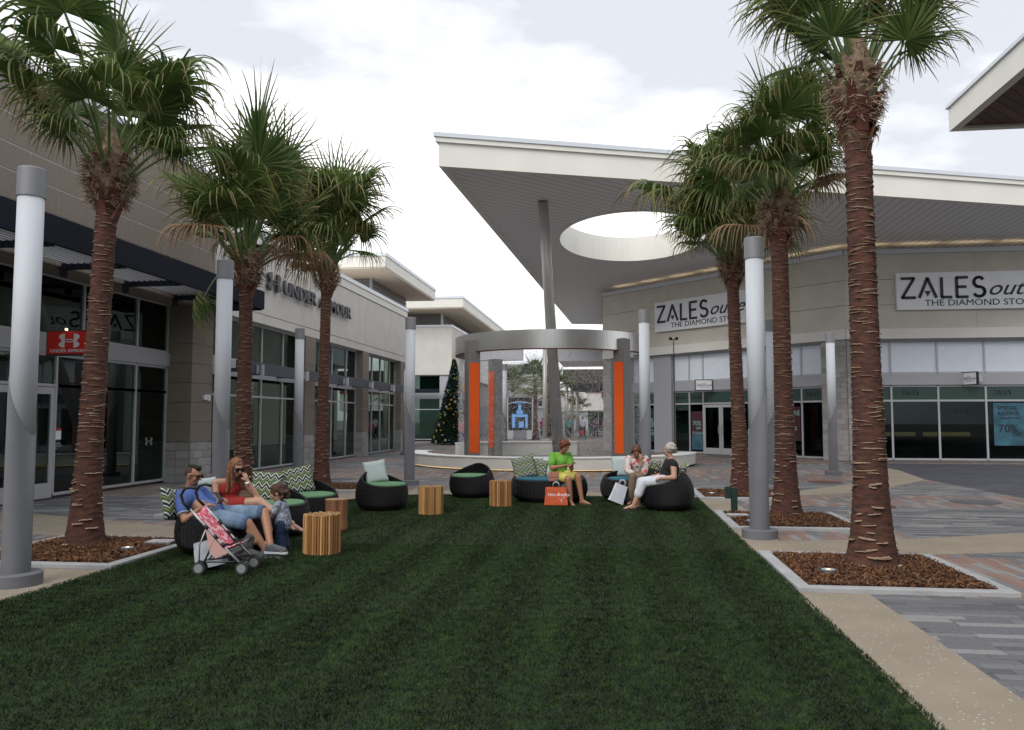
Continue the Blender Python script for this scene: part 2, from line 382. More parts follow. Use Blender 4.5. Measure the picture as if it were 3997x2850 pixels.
# broad far paving sheet striped red and grey beyond the individually laid pavers
for i, (a, b) in enumerate([(44, 47), (47, 51), (51, 55), (55, 60), (60, 66), (66, 74), (74, 90)]):
    MB().box(-11, 9, a, b, -.010, -.002).build('paving_strip', (M['paver'][1] if i % 2 else M['paveg'][1]), plaza)
for (x0, x1, y) in ((-4.5, 9, 37.2), (-4.5, 9, 41.5), (-8, 9, 52), (-8, 9, 58)):
    MB().box(x0, x1, y, y + .45, -.001, .005).build('light_stripe', M['shell'], plaza)
def slab(name, poly, z=.006, m=None):
    return tag(MB().prism(poly, -.01, z).build(name, m or M['shell']), kind='structure')
walk = slab('concrete_path', [(1.62, 2.0), (2.30, 2.0), (2.30, 7.74), (1.62, 7.74)])
def more(poly, z=.006): MB().prism(poly, -.01, z).build('slab', M['shell'], walk)
more([(1.68, 9.92), (2.2, 9.92), (3.4, 9.96), (4.88, 10.4), (7.0, 11.35), (9.5, 12.8), (12.5, 15.2), (16, 19), (16, 22), (12, 17.2), (9, 14.4), (7.2, 13.05), (5.7, 12.14), (3.77, 11.26), (2.12, 10.9), (2.3, 11.9), (1.68, 11.9)])
more([(1.68, 14.12), (2.3, 14.12), (2.3, 16.3), (1.68, 16.3)])
more([(3.6, 17.2), (5.04, 18.03), (6.37, 19.67), (8.12, 22.3), (8.75, 26), (9.0, 29.8), (8.6, 30.4), (8.2, 25.6), (5.76, 20.7), (4.02, 18.4), (3.6, 18.2)])
more([(-5.6, 16.62), (1.67, 16.62), (1.67, 17.55), (-5.6, 17.55)])
more([(-11.2, 13.0), (-9.88, 12.52), (-6.7, 11.32), (-5.32, 11.1), (-5.32, 10.1), (-7.35, 10.1), (-8.1, 10.29), (-11.2, 11.3)])
more([(-5.32, 2), (-5.32, 7.95), (-6.1, 7.95), (-6.6, 6.9), (-7, 2)])
more([(-5.32, 14.3), (-5.32, 15.2), (-4.1, 16.61), (-5.9, 16.61), (-5.9, 14.3)])
more([(-5.32, 11.11), (-5.32, 12.15), (-5.9, 12.15), (-5.9, 11.3)])
# lawn
lawn_poly = [(-5.3, -6), (1.62, -6), (1.66, 16.6), (-4.05, 16.6), (-4.6, 16.35), (-5.0, 15.9), (-5.3, 15.15)]
lawn = tag(MB().prism(lawn_poly, -.01, .012).build('lawn', M['turfbase']), kind='structure')
def blade_mat():
    m = mat('turf_blade', (.020, .055, .012), .7, spec=.2); t = m.node_tree; b = t.nodes['Principled BSDF']
    g = t.nodes.new('ShaderNodeNewGeometry'); n = t.nodes.new('ShaderNodeTexNoise'); n.inputs['Scale'].default_value = .9; n.inputs['Detail'].default_value = 6; n.inputs['Roughness'].default_value = .7
    mq = t.nodes.new('ShaderNodeMapping'); mq.inputs['Scale'].default_value = (2.6, .45, 1); t.links.new(g.outputs['Position'], mq.inputs[0]); t.links.new(mq.outputs[0], n.inputs['Vector'])
    n2 = t.nodes.new('ShaderNodeTexNoise'); n2.inputs['Scale'].default_value = 11; n2.inputs['Detail'].default_value = 3; t.links.new(g.outputs['Position'], n2.inputs['Vector'])
    a = t.nodes.new('ShaderNodeMath'); a.operation = 'MULTIPLY_ADD'; a.inputs[1].default_value = .6; t.links.new(n2.outputs[0], a.inputs[0]); 
    a2 = t.nodes.new('ShaderNodeMath'); a2.operation = 'MULTIPLY'; a2.inputs[1].default_value = .4; t.links.new(n.outputs[0], a2.inputs[0]); t.links.new(a2.outputs[0], a.inputs[2])
    r = t.nodes.new('ShaderNodeValToRGB'); r.color_ramp.elements[0].position = .40; r.color_ramp.elements[0].color = (.005, .018, .003, 1); r.color_ramp.elements[1].position = .60; r.color_ramp.elements[1].color = (.034, .066, .015, 1)
    t.links.new(a.outputs[0], r.inputs[0]); t.links.new(r.outputs[0], b.inputs['Base Color']); return m
def tri_mesh(name, V, F, mats, mi=None):
    me = bpy.data.meshes.new(name); nv, nf = len(V), len(F)
    me.vertices.add(nv); me.vertices.foreach_set('co', V.astype(np.float32).ravel())
    k = F.shape[1]; me.loops.add(nf * k); me.loops.foreach_set('vertex_index', F.astype(np.int32).ravel())
    me.polygons.add(nf); me.polygons.foreach_set('loop_start', np.arange(0, nf * k, k, dtype=np.int32))
    for m in mats: me.materials.append(m)
    if mi is not None: me.polygons.foreach_set('material_index', mi.astype(np.int32))
    me.update(calc_edges=True); return me
def turf():
    P = []
    for y0, y1, dens, hh in ((3.2, 6.5, 9000, .026), (6.5, 10, 6000, .028), (10, 16.6, 3000, .03)):
        n = int(dens * 7 * (y1 - y0)); x = RNG.uniform(-5.34, 1.68, n); y = RNG.uniform(y0, y1, n)
        ok = ~((x + 5.3) * .9 + 0 < (y - 15.15) * .9 - .0)  # clip the cut corner
        ok |= y < 15.15
        vis = (x > -.80 * y - .6) 
        k = ok & vis; P.append(np.stack([x[k], y[k], np.full(k.sum(), hh)], 1))
    P = np.concatenate(P); n = len(P)
    a = RNG.uniform(0, 2 * PI, n); w = .0028 + .0006 * P[:, 1] / 3; h = P[:, 2] * RNG.uniform(.6, 1.25, n)
    ln = RNG.normal(0, .012, (n, 2)); ln[:, 1] += .006 * np.sin(P[:, 0] * 9)
    dx = np.cos(a) * w; dy = np.sin(a) * w
    b0 = np.stack([P[:, 0] - dx, P[:, 1] - dy, np.full(n, .011)], 1); b1 = np.stack([P[:, 0] + dx, P[:, 1] + dy, np.full(n, .011)], 1)
    h = h * .72; tp = np.stack([P[:, 0] + ln[:, 0], P[:, 1] + ln[:, 1], .012 + h], 1)
    V = np.stack([b0, b1, tp], 1).reshape(-1, 3); F = np.arange(3 * n).reshape(-1, 3)
    tag(link('turf_blades', tri_mesh('turf_blades', V, F, [blade_mat()])), 'short dark green artificial turf pile covering the lawn', 'grass', kind='stuff')
turf()
# planters
M['mulch'] = [mat('mulch_%d' % i, c_, .9) for i, c_ in enumerate([(.15, .062, .026), (.095, .038, .017), (.24, .115, .05), (.045, .019, .010)])]
M['soil'] = mat('mulch_base', (.06, .026, .012), .95, nscale=30, namt=.4, bump=.8, bscale=40)
def planter(x0, x1, y0, y1, label, dens, flip=False):
    t = thing('tree_planter', label, 'planter', ((x0 + x1) / 2, (y0 + y1) / 2, 0), 0, 'square mulch beds round the palms')
    w, d = (x1 - x0) / 2, (y1 - y0) / 2; k = .13
    for a in ((-w, w, -d, -d + k), (-w, w, d - k, d), (-w, -w + k, -d + k, d - k), (w - k, w, -d + k, d - k)):
        bevel(MB().box(*a, -.01, .045).build('kerb', M['concrete'], t), .008)
    MB().box(-w + k, w - k, -d + k, d - k, -.01, .022).build('soil', M['soil'], t)
    n = int(dens * w * d * 7); xy = np.stack([RNG.uniform(-w + k + .02, w - k - .02, n), RNG.uniform(-d + k + .02, d - k - .02, n)], 1)
    L_ = RNG.uniform(.03, .10, n); wd = RNG.uniform(.0015, .0055, n); a = RNG.uniform(0, PI, n); tl = RNG.normal(0, .35, n)
    r = np.hypot(xy[:, 0], xy[:, 1]); z = .03 + RNG.uniform(0, .03, n) + .035 * np.clip(1 - r / .8, 0, 1)
    ux = np.stack([np.cos(a) * np.cos(tl), np.sin(a) * np.cos(tl), np.sin(tl)], 1) * L_[:, None] / 2
    uy = np.stack([-np.sin(a), np.cos(a), RNG.normal(0, .4, n)], 1) * wd[:, None]
    c_ = np.concatenate([xy, z[:, None]], 1)
    V = np.stack([c_ - ux - uy, c_ + ux - uy, c_ + ux + uy, c_ - ux + uy], 1).reshape(-1, 3); F = np.arange(4 * n).reshape(-1, 4)
    V[:, 2] = np.maximum(V[:, 2], .023)
    tag(link('mulch', tri_mesh('mulch', V, F, M['mulch'], RNG.integers(0, 4, n)), t), kind='stuff')
    return t
planter(1.68, 3.62, 7.78, 9.88, 'mulch bed under the nearest right-hand palm', 2600)
planter(1.68, 3.62, 11.95, 14.08, 'mulch bed with the green utility post at its corner', 1600)
planter(1.68, 3.62, 16.35, 18.5, 'mulch bed under the farthest of the right-hand palms', 1000)
planter(-7.35, -5.32, 8.0, 10.05, 'mulch bed behind the stroller under the nearest left-hand palm', 2200)
planter(-7.45, -5.40, 12.25, 14.25, 'mulch bed behind the woman in the red dress', 1200)
planter(-7.6, -5.6, 17.0, 19.1, 'mulch bed under the palm in front of the arcade sign wall', 1000)
# in-ground lights, boxes
def ground_light(x, y, label):
    t = thing('ground_light', label, 'uplight', (x, y, .03), 0, 'round uplights sunk in the mulch')
    MB().lathe([(.11, -.02), (.11, .035), (.095, .045), (.07, .045)], 24, cap1=True).build('housing', M['tubed'], t, True)
    MB().lathe([(.07, .046), (.0695, .049)], 20).build('lens', M['alul'], t)
    MB().lathe([(.022, .05), (.02, .052)], 12).build('bulb', M['warmdim'], t)
ground_light(2.15, 8.55, 'round uplight in the mulch left of the nearest right-hand palm')
ground_light(2.05, 12.5, 'round uplight in the mulch behind the right light pole')
ground_light(2.0, 17.0, 'round uplight in the mulch behind the wicker seat')
ground_light(-5.75, 8.95, 'round uplight in the mulch beside the man on the sofa')
def jbox(x, y, label):
    t = thing('junction_box', label, 'utility box', (x, y, .03), .1, 'flat grey boxes in the mulch')
    bevel(box('lid', M['alul'], t, -.16, .16, -.11, .11, .04, .055)); box('body', M['concrete'], t, -.15, .15, -.1, .1, -.02, .038)
jbox(-5.62, 9.45, 'flat grey utility box in the mulch behind the wicker sofa'); jbox(1.95, 13.2, 'flat grey utility lid in the mulch near the green post')
M['dgreen'] = mat('dark_green_paint', (.008, .03, .02), .5)
t = thing('utility_post', 'dark green outlet post standing at the corner of the middle planter', 'outlet post', (1.93, 13.95, 0))
bevel(box('post', M['dgreen'], t, .03, .13, -.05, .05, 0, .44)); bevel(box('outlet_cover', M['dgreen'], t, -.07, .025, -.05, .04, .26, .46))
def manhole(x, y, r, label, m):
    t = thing('manhole_cover', label, 'manhole cover', (x, y, .002), 0, 'round covers in the paving')
    MB().lathe([(r, 0), (r, .006), (r * .93, .006)], 28).build('rim', m, t); MB().lathe([(r * .91, .001), (r * .9, .0085)], 28).build('lid', m, t)
M['rust'] = mat('rust_lid', (.11, .045, .03), .8, nscale=8, namt=.3)
manhole(6.9, 16.5, .45, 'dark grey round cover in the paving right of the palms', M['paved'][1]); manhole(4.75, 15.5, .36, 'rust red round cover between the right-hand palms', M['rust'])
manhole(4.45, 8.75, .30, 'rust red round cover beside the nearest right planter', M['rust']); manhole(5.3, 21.2, .42, 'rust red round cover in front of the jewellery store', M['rust'])
manhole(-7.2, 20.6, .40, 'dark cover in the paving near the left storefronts', M['paved'][1])

# ------------------------------------------------------------------ light poles
def light_pole():
    t = thing('light_pole', '', 'light pole', (0, 0, 0), 0, 'round light poles along the lawn')
    MB().lathe([(.235, 0), (.235, .115), (.225, .125), (.15, .125)], 40).build('base_flange', M['post'], t, False)
    n = 40; r = .128; mb = MB()
    zc = lambda a: 1.74 + .30 * math.cos(a)
    vs_ = []; 
    for lev in range(4):
        for i in range(n):
            a = 2 * PI * i / n; z = [.12, zc(a), zc(a), zc(a) - .03][lev]; rr = [r, r, r - .006, r - .008][lev]
            vs_.append((rr * math.cos(a), rr * math.sin(a), z))
    mb.add(vs_, [(j * n + i, j * n + (i + 1) % n, (j + 1) * n + (i + 1) % n, (j + 1) * n + i) for j in range(3) for i in range(n)])
    mb.build('post', M['post'], t, True)
    MB().lathe([(r - .008, 1.2), (r - .008, 3.83)], 40).build('lens', M['lens'], t, True)
    c_ = MB().lathe([(r - .01, 3.80), (r + .003, 3.80), (r + .003, 4.08), (r - .004, 4.09)], 40).build('cap', mat('pole_cap', (.23, .235, .25), .5, .1), t, True)
    md = c_.modifiers.new('es', 'EDGE_SPLIT'); md.split_angle = .6
    MB().sph((0, -r - .001, 3.86), .008).build('screw', M['alu'], t)
    return t
pole = light_pole()
poles = [(-5.74, 7.14, PI, 'nearest light pole at the left edge, in front of the store doors'), (-6.05, 11.75, PI, 'light pole standing behind the woman in the red dress'),
 (-8.56, 20.94, PI, 'light pole left of the palm below the arcade lettering'), (-4.93, 19.0, PI, 'light pole behind the lawn, left of the fountain'),
 (-9.2, 34.8, PI, 'thin far light pole at the end of the left store'), (1.94, 11.19, 0, 'near light pole between the right-hand planters'),
 (.71, 18.37, 0, 'light pole behind the two women on the right'), (3.93, 20.55, 0, 'light pole half hidden behind the middle right palm'),
 (6.22, 23.87, 0, 'light pole in front of the stone corner of the jewellery store'), (-4.9, 35.8, PI, 'far light pole seen through the falling water')]
for i, (x, y, a, lb) in enumerate(poles):
    if i == 0: pole.location = (x, y, 0); pole.rotation_euler = (0, 0, a); pole['label'] = lb
    else: dup(pole, (x, y, 0), a, lb)

# ------------------------------------------------------------------ left stores  (local x = world +Y, local y = into the building)
A = thing('clothing_store', 'taupe stone clad store with dark canopy at the left edge', 'store', (-10.6, 0, 0), PI / 2)
A0, A1 = 2.0, 20.0
wall = MB().box(A0, A1, .010, 6, 4.55, 8.0).build('upper_wall', M['joint'], A)
rows = [(4.55, 4.99), (5.0, 5.50), (5.505, 6.02), (6.025, 6.50), (6.505, 7.03), (7.035, 7.55), (7.555, 7.98)]
for r, (z0, z1) in enumerate(rows):
    off = 13.15 if r % 2 else 13.95
    js = sorted([off + 3.45 * k for k in range(-4, 4)]); js = [A0] + [j for j in js if A0 < j < A1] + [A1]
    for a, b in zip(js[:-1], js[1:]): MB().box(a + .012, b - .012, 0, .052, z0 + .009, z1 - .011).build('stone_panel', M['stone'], wall)
box('parapet_cap', M['capmetal'], A, A0, A1 + .04, -.06, .5, 8.0, 8.13)
box('end_wall', M['stone'], A, A1 - .05, A1, .06, 5.9, 0, 8.0)
for (a, b) in ((2.0, 3.4), (9.2, 10.3), (18.98, 20.03)):    # piers
    pc = MB().box(a + .05, b - .05, .05, .72, 0, 4.5).build('pier', M['joint'], A)
    for k in range(7):
        z0 = 1.02 + .5 * k; z1 = min(z0 + .5, 4.52)
        MB().box(a, b, 0, .05, z0 + .005, z1 - .005).build('stone_panel', M['stone'], pc); 
        MB().box(a, a + .05, .052, .72, z0 + .005, z1 - .005).build('stone_panel', M['stone'], pc); MB().box(b - .05, b, .052, .72, z0 + .005, z1 - .005).build('stone_panel', M['stone'], pc)
    blocks(pc, a, b, .03, 0, 1.01, .045)
    for r in range(5):
        for k in range(2):
            y0 = .035 + k * .34 + (.0 if r % 2 == 0 else -.0); MB().box(a - .012, a + .05, y0, y0 + .335, r * .2 + .004, r * .2 + .196).build('block', random.choice(M['cmu']), pc)
glazing(A, [10.3, 11.7, 12.75, 13.82, 14.92, 16.3, 17.65, 18.97], [2.28, 2.9], .7)
glazing(A, [3.4, 4.8, 6.2, 7.7, 9.2], [.08, 2.28, 2.9], .7)
glazing(A, [14.92, 16.3, 17.65, 18.97], [.08, 2.28], .7); glazing(A, [10.3, 11.7, 12.75], [.08, 2.28], .7)
box('grey_band', M['alul'], A, 3.4, 18.98, .60, .78, 2.93, 3.28)
for a, b in ((10.3, 18.97), (3.4, 9.2)):
    k = 6 if b > 12 else 4; xs = [a + (b - a) * i / k for i in range(k + 1)]
    if b > 12: xs = [10.3, 12.0, 13.82, 15.7, 17.65, 18.97]
    glazing(A, xs, [3.30, 4.5], .7)
box('head_soffit', M['stone'], A, A0, A1 - .06, .06, .75, 4.5, 4.545)
for a, b in ((12.78, 13.80), (13.86, 14.90)):             # double doors
    d = MB(); d.box(a, a + .11, .66, .72, .02, 2.24); d.box(b - .11, b, .66, .72, .02, 2.24); d.box(a + .11, b - .11, .66, .72, .02, .32); d.box(a + .11, b - .11, .66, .72, 2.10, 2.24)
    dd = d.build('door', M['alu'], A); MB().box(a + .11, b - .11, .685, .695, .32, 2.10).build('pane', M['glass'], dd)
    hx = b - .14 if a < 13 else a + .14; MB().tube([(hx, .66, .95), (hx, .58, .95), (hx, .58, 1.25), (hx, .66, 1.25)], .012).build('handle', M['tube'], dd)
def interior(parent, x0, x1, y, dep, h, m='interior'):
    r = MB(); r.box(x0, x1, y + dep, y + dep + .1, 0, h); r.box(x0 - .05, x0, y, y + dep, 0, h); r.box(x1, x1 + .05, y, y + dep, 0, h); r.build('interior_wall', M[m], parent)
    MB().box(x0, x1, y - .03, y + dep, -.01, .03).build('interior_floor', M['intfloor'], parent); MB().box(x0, x1, y, y + dep, h, h + .05).build('ceiling', M['intdark'], parent)
interior(A, 3.4, 18.97, .78, 5, 4.5)
lm = MB()
for i in range(10): lm.box(13 + (i * 1.7) % 5, 13.14 + (i * 1.7) % 5, 1.8 + i * .35, 1.9 + i * .35, 4.0, 4.04)
lm.build('ceiling_lamps', M['warmdim'], A)
# window display things in the store
M['blue'] = mat('blue_poster', (.01, .03, .12), .6); M['red'] = mat('sign_red', (.42, .015, .012), .45); M['signgrey'] = mat('sign_silver', (.5, .5, .5), .5); M['greenwall'] = mat('interior_green', (.16, .24, .21), .8)
box('display_board', M['intdark'], A, 17.0, 17.5, 1.4, 1.45, .1, 2.0); box('display_board', M['blue'], A, 16.4, 16.8, 1.5, 1.55, .1, 2.1)
box('partition', M['greenwall'], A, 15.2, 17.4, 3.8, 3.85, .03, 2.2)
b_ = MB(); ua_logo(b_, 17.25, 1.75, .07, 1.385, 1.395); b_.build('small_logo', M['signgrey'], A)
b_ = MB(); ua_logo(b_, 18.3, 1.05, .10, .69, .692); b_.build('window_logo', M['interior'], A)
text('window_lettering', '40%\nOFF', .22, 16.7, .95, .76, M['alul'], A, .001)
box('door_notice', M['white'], A, 14.97, 15.15, .685, .69, 1.18, 1.36); box('notice_header', M['red'], A, 14.97, 15.15, .68, .69, 1.362, 1.41)
text('opening_hours', 'HOURS\nMON-SAT\n9-9', .05, 14.98, 1.08, .685, M['signgrey'], A, .001)
MB().cyl((14.2, .68, 1.42), (14.2, .675, 1.42), .06, None, 20).build('door_sticker', M['white'], A)
# big dark canopy
cn = MB().box(3, 20.15, -1.36, -1.28, 4.52, 5.0).build('entrance_canopy', M['steel'], A)
box('canopy_end', M['steel'], cn, 20.07, 20.15, -1.28, -.10, 4.52, 5.0); box('canopy_top', M['steel'], cn, 17.6, 20.07, -1.27, -.02, 4.92, 4.99)
box('canopy_underside', M['steel'], cn, 19.2, 20.07, -1.27, -.02, 4.53, 4.56)
for k in range(9): box('louver_slat', M['alu'], cn, 3, 19.2, -1.20 + k * .13, -1.15 + k * .13, 4.60, 4.64)
for k in range(9):
    x = 4.1 + k * 2.0; MB().box(x, x + .08, -1.28, .0, 4.50, 4.62).build('bracket', M['steel'], cn); MB().box(x - .04, x + .12, -.02, .04, 4.36, 4.62).build('bracket_plate', M['steel'], cn)
t = MB().box(19.55, 19.68, -.06, -.001, 2.1, 2.22).build('alarm_box', M['white'], A); MB().box(19.7, 19.78, -.09, -.001, 2.08, 2.24).build('strobe', M['white'], t)
# red blade sign (faces along the facade towards the camera)
RS = thing('hanging_sign', 'red square projecting sign with silver mark over the doors', 'sign', (-9.75, 13.3, 2.75))
bevel(box('sign_box', M['intdark'], RS, -.52, .40, 0, .10, 0, .46)); box('sign_face', M['red'], RS, -.50, .34, -.006, 0, .03, .44)
b_ = MB(); ua_logo(b_, -.06, .27, .13, -.014, -.006); b_.build('mark', M['signgrey'], RS)
text('lettering', 'UNDER ARMOUR', .082, -.06, .06, -.008, M['signgrey'], RS, .002, 1.15, .001, align='CENTER')
box('sign_bracket', M['alu'], RS, -.95, -.52, .03, .07, .1, .36); MB().cyl((-.1, -.05, .475), (-.06, -.085, .465), .022, .022, 10).build('lamp', M['warm'], RS)
# stucco store
B = thing('stucco_store', 'long white stucco store with pilasters and mullioned windows', 'store', (-10.6, 0, 0), PI / 2)
B0, B1 = 20.06, 40.02
wl = MB().box(B0, B1, .03, 8, 4.5, 7.14).build('upper_wall', M['stucco'], B)
for a, b in zip([B0, 22.9, 26.85, 33.2, 37.0], [22.9, 26.85, 33.2, 37.0, B1]): MB().box(a + .005, b - .005, -.0, .032, 4.80, 6.80).build('stucco_panel', M['stucco'], wl)
MB().box(B0, B1, .005, .03, 4.5, 4.77).build('lintel', M['stucco'], wl); box('cornice', M['fascia'], B, B0, B1 + .03, -.04, .03, 6.83, 7.14); box('parapet_cap', M['capmetal'], B, B0, B1 + .06, -.08, .5, 7.14, 7.3)
box('end_wall', M['stucco'], B, B1 - .04, B1, .05, 8, 0, 7.14)
for (a, b) in ((26.5, 27.42), (32.9, 33.75), (39.05, 40.0)):
    pc = MB().box(a + .03, b - .03, .03, .5, 0, 4.5).build('pilaster', M['joint'], B)
    for k in range(7):
        z0 = 1.03 + .5 * k; MB().box(a, b, .006, .03, z0 + .005, min(z0 + .5, 4.5) - .005).build('stone_panel', M['stone'], pc)
        MB().box(a, a + .03, .032, .40, z0 + .005, min(z0 + .5, 4.5) - .005).build('stone_panel', M['stone'], pc)
    blocks(pc, a, b, .03, 0, 1.02, .03)
    for r in range(5): MB().box(a - .01, a + .03, .035, .40, r * .2 + .004, r * .2 + .198).build('block', random.choice(M['cmu']), pc)
for xs in ([20.06, 21.2, 22.57, 23.68, 25.29, 26.5], [27.42, 28.6, 29.97, 31.63, 32.9], [33.75, 35.2, 36.5, 38.07, 39.05]):
    glazing(B, xs, [.07, 2.28, 2.86], .35); glazing(B, xs, [3.32, 4.47], .35)
    box('grey_band', M['alul'], B, xs[0], xs[-1], .30, .42, 2.89, 3.29)
interior(B, 20.1, 39.0, .45, 6, 4.45)
box('partition', M['greenwall'], B, 21, 30, 5.0, 5.05, .03, 2.4); box('display_board', M['blue'], B, 37.0, 37.5, .9, .95, .1, 1.9); box('display_board', M['warmdim'], B, 37.0, 37.5, .89, .895, 1.75, 1.8)
# lettering on the wall
sg = thing('wall_sign', 'dark grey raised lettering UNDER ARMOUR on the stucco wall', 'sign', (-10.6, 0, 0), PI / 2)
M['letter'] = mat('letter_grey', (.06, .065, .075), .5)
b_ = MB(); ua_logo(b_, 23.56, 5.86, .29, -.14, -.05); b_.build('mark', M['letter'], sg)
text('lettering', 'UNDER', .60, 24.22, 5.62, -.11, M['letter'], sg, .04, 1.42, .012); text('lettering', 'ARMOUR', .60, 27.42, 5.62, -.11, M['letter'], sg, .04, 1.36, .012)
bm_ = MB().box(20.1, 38.6, -.75, -.62, 2.85, 3.18).build('steel_beam', M['steelb'], B)
for k in range(10): MB().box(21 + k * 1.9, 21.08 + k * 1.9, -.62, .3, 2.92, 3.02).build('bracket', M['steelb'], bm_)
for y in (21.2, 24.5, 28.4, 31.5, 34.7):
    s_ = MB().cyl((y, -.85, 2.82), (y, -.85, 3.12), .06, None, 16).build('wall_lamp', M['alu'], B); MB().box(y - .18, y - .03, -.78, -.755, 2.86, 3.10).build('back_plate', M['alul'], s_); MB().box(y - .05, y + .05, -.80, -.755, 2.92, 3.0).build('arm', M['alu'], s_)
# floating roofs behind
def louvered(parent, x0, x1, y0, y1, z0, z1, n, facex=True):
    MB().box(x0, x1, y0, y1, z0, z1).build('clerestory', M['louver'], parent); h = (z1 - z0) / n
    for k in range(n):
        MB().box(x0 - .05, x1 + .05, y0 - .05, y1, z0 + k * h + .01, z0 + k * h + h * .5).build('louver_slat', M['louver'], parent)
R1 = thing('roof_monitor', 'louvered roof box with flat white overhanging roof above the stucco store', 'roof structure', (0, 0, 0))
louvered(R1, -22, -12.3, 39.2, 46.2, 7.1, 8.8, 9); MB().box(-12.32, -12.2, 39.1, 39.25, 7.1, 8.8).build('corner_trim', M['alul'], R1)
MB().box(-24, -10.8, 36.6, 47.3, 8.8, 8.86).build('soffit', M['soffitwhite'], R1); MB().box(-24, -10.75, 36.55, 47.35, 8.86, 9.38).build('fascia', M['fascia'], R1); MB().box(-24, -10.7, 36.5, 47.4, 9.38, 9.55).build('roof_cap', M['capmetal'], R1)
D = thing('corner_store', 'cream block store with louvered clerestory beyond the christmas tree', 'store', (0, 0, 0))
MB().box(-30, -11.8, 57.5, 80, 4.85, 8.4).build('upper_wall', M['stucco'], D); MB().box(-30, -11.75, 57.45, 80, 8.4, 8.55).build('parapet_cap', M['capmetal'], D)
louvered(D, -29, -12.9, 58.8, 79, 8.56, 9.55, 8)
MB().box(-12.9, -12.75, 58.7, 58.9, 8.5, 9.55).build('corner_trim', M['fascia'], D)
MB().box(-30, -10.7, 55.9, 90, 9.55, 9.62).build('soffit', M['soffitwhite'], D); MB().box(-30, -10.65, 55.85, 90, 9.62, 10.25).build('fascia', M['fascia'], D); MB().box(-30, -10.6, 55.8, 90, 10.25, 10.42).build('roof_cap', M['capmetal'], D)
MB().box(-30, -17.2, 57.6, 58, 0, 4.85).build('lower_wall', M['stucco'], D); MB().box(-12.7, -11.9, 57.6, 66, 0, 4.85).build('pier', M['alul'], D)
glazing(D, [-17.2, -16.2, -14.9, -12.7], [.1, 2.3, 3.1], 57.7); glazing(D, [-17.2, -16.2, -14.9, -12.7], [3.5, 4.8], 57.7)
MB().box(-17.2, -12.7, 57.6, 57.9, 3.12, 3.48).build('grey_band', M['alul'], D); MB().box(-17.2, -12.7, 57.0, 57.2, 3.5, 3.8).build('steel_beam', M['steel'], D)
MB().box(-17.2, -12.7, 61, 61.1, 0, 4.8).build('interior_wall', M['greenwall'], D); MB().box(-17.2, -12.7, 57.8, 61, 4.8, 4.84).build('ceiling', M['intdark'], D)

# ------------------------------------------------------------------ jewellery store on the right (facade 1 at 45 degrees, facade 2 frontal)
Z = thing('jewelry_store', 'beige panelled jewellery store with two angled fronts under the big roof', 'store', (8.9, 31.9, 0), 0)
F1 = link('angled_front', None, Z, (0, 0, 0), (0, 0, -PI / 4)); F2 = link('main_front', None, Z, (0, 0, 0), (0, 0, 0))
# NOTE both fronts are groups of wall parts of this one building; their meshes are parented straight to it
def local(front, name_parent=None):
    return front
def F(o, ang):      # re-parent a freshly built part from a front frame to the building
    o.parent = Z; o.rotation_euler = (0, 0, ang); return o
bpy.data.objects.remove(F1); bpy.data.objects.remove(F2)
def front(ang, x0, x1, bays, nblk, sign):
    def b(name, m, *a): return F(MB().box(*a).build(name, m), ang)
    for (z0, z1) in ((5.05, 5.96), (5.975, 6.94), (6.955, 7.93)):
        k = max(1, round((x1 - x0) / 4.4))
        for i in range(k): b('wall_panel', M['beige'], x0 + (x1 - x0) * i / k + (.0 if i == 0 else .004), x0 + (x1 - x0) * (i + 1) / k - .004, 0, .1, z0, z1)
    b('wall_core', M['interior'], x0, x1, .1, .3, 4.65, 7.95)
    b('white_band', M['fascia'], x0, x1, -.06, .1, 4.66, 5.045); b('coping', M['capmetal'], x0, x1, -.09, .5, 7.935, 8.10)
    for (a, c_) in nblk:
        pr = b('stone_pier', M['mortar'], a, c_, .06, .5, 0, 4.65); 
        z = 0; r = 0
        while z < 4.64:
            zt = min(z + .2, 4.65); s = a - (.2 if r % 2 else 0)
            while s < c_ - .02:
                l, rr = max(s, a), min(s + .4, c_)
                if rr - l > .04: 
                    o = MB().box(l + .004, rr - .004, .012 - random.uniform(0, .006), .07, z + .004, zt - .004).build('block', random.choice(M['cmu']), pr)
                s += .4
            z = zt; r += 1
    for xs in bays:
        w = glazing(Z, xs, [.07, 2.30, 2.86], .35, ['glassd', 'film'], fm='alu', fw=.07); w.rotation_euler = (0, 0, ang)
        w = glazing(Z, xs, [3.37, 4.58], .35, ['blind'], fm='alu', fw=.07); w.rotation_euler = (0, 0, ang)
        b('grey_band', M['alul'], xs[0], xs[-1], .22, .42, 2.90, 3.34)
        b('window_head', M['alul'], xs[0], xs[-1], .1, .42, 4.60, 4.65)
A45 = -PI / 4
front(A45, -13.3, 0, [[-11.5, -10.0], [-8.85, -7.95, -7.15, -5.15, -3.85], [-3.4, -2.15, -1.1]], [(-13.3, -11.55), (-1.08, -.02)], None)
for a, b_x in ((-10.0, -8.9), (-3.82, -3.42)): F(MB().box(a, b_x, .15, .5, 0, 4.65).build('grey_pier', M['alul']), A45)
F(MB().box(-11.55, -11.5, .1, .5, 0, 4.65).build('grey_pier', M['alul']), A45)
front(0, 0, 9.5, [[1.22, 1.7, 3.4, 5.1, 6.8, 8.5]], [(.02, 1.2)], None)
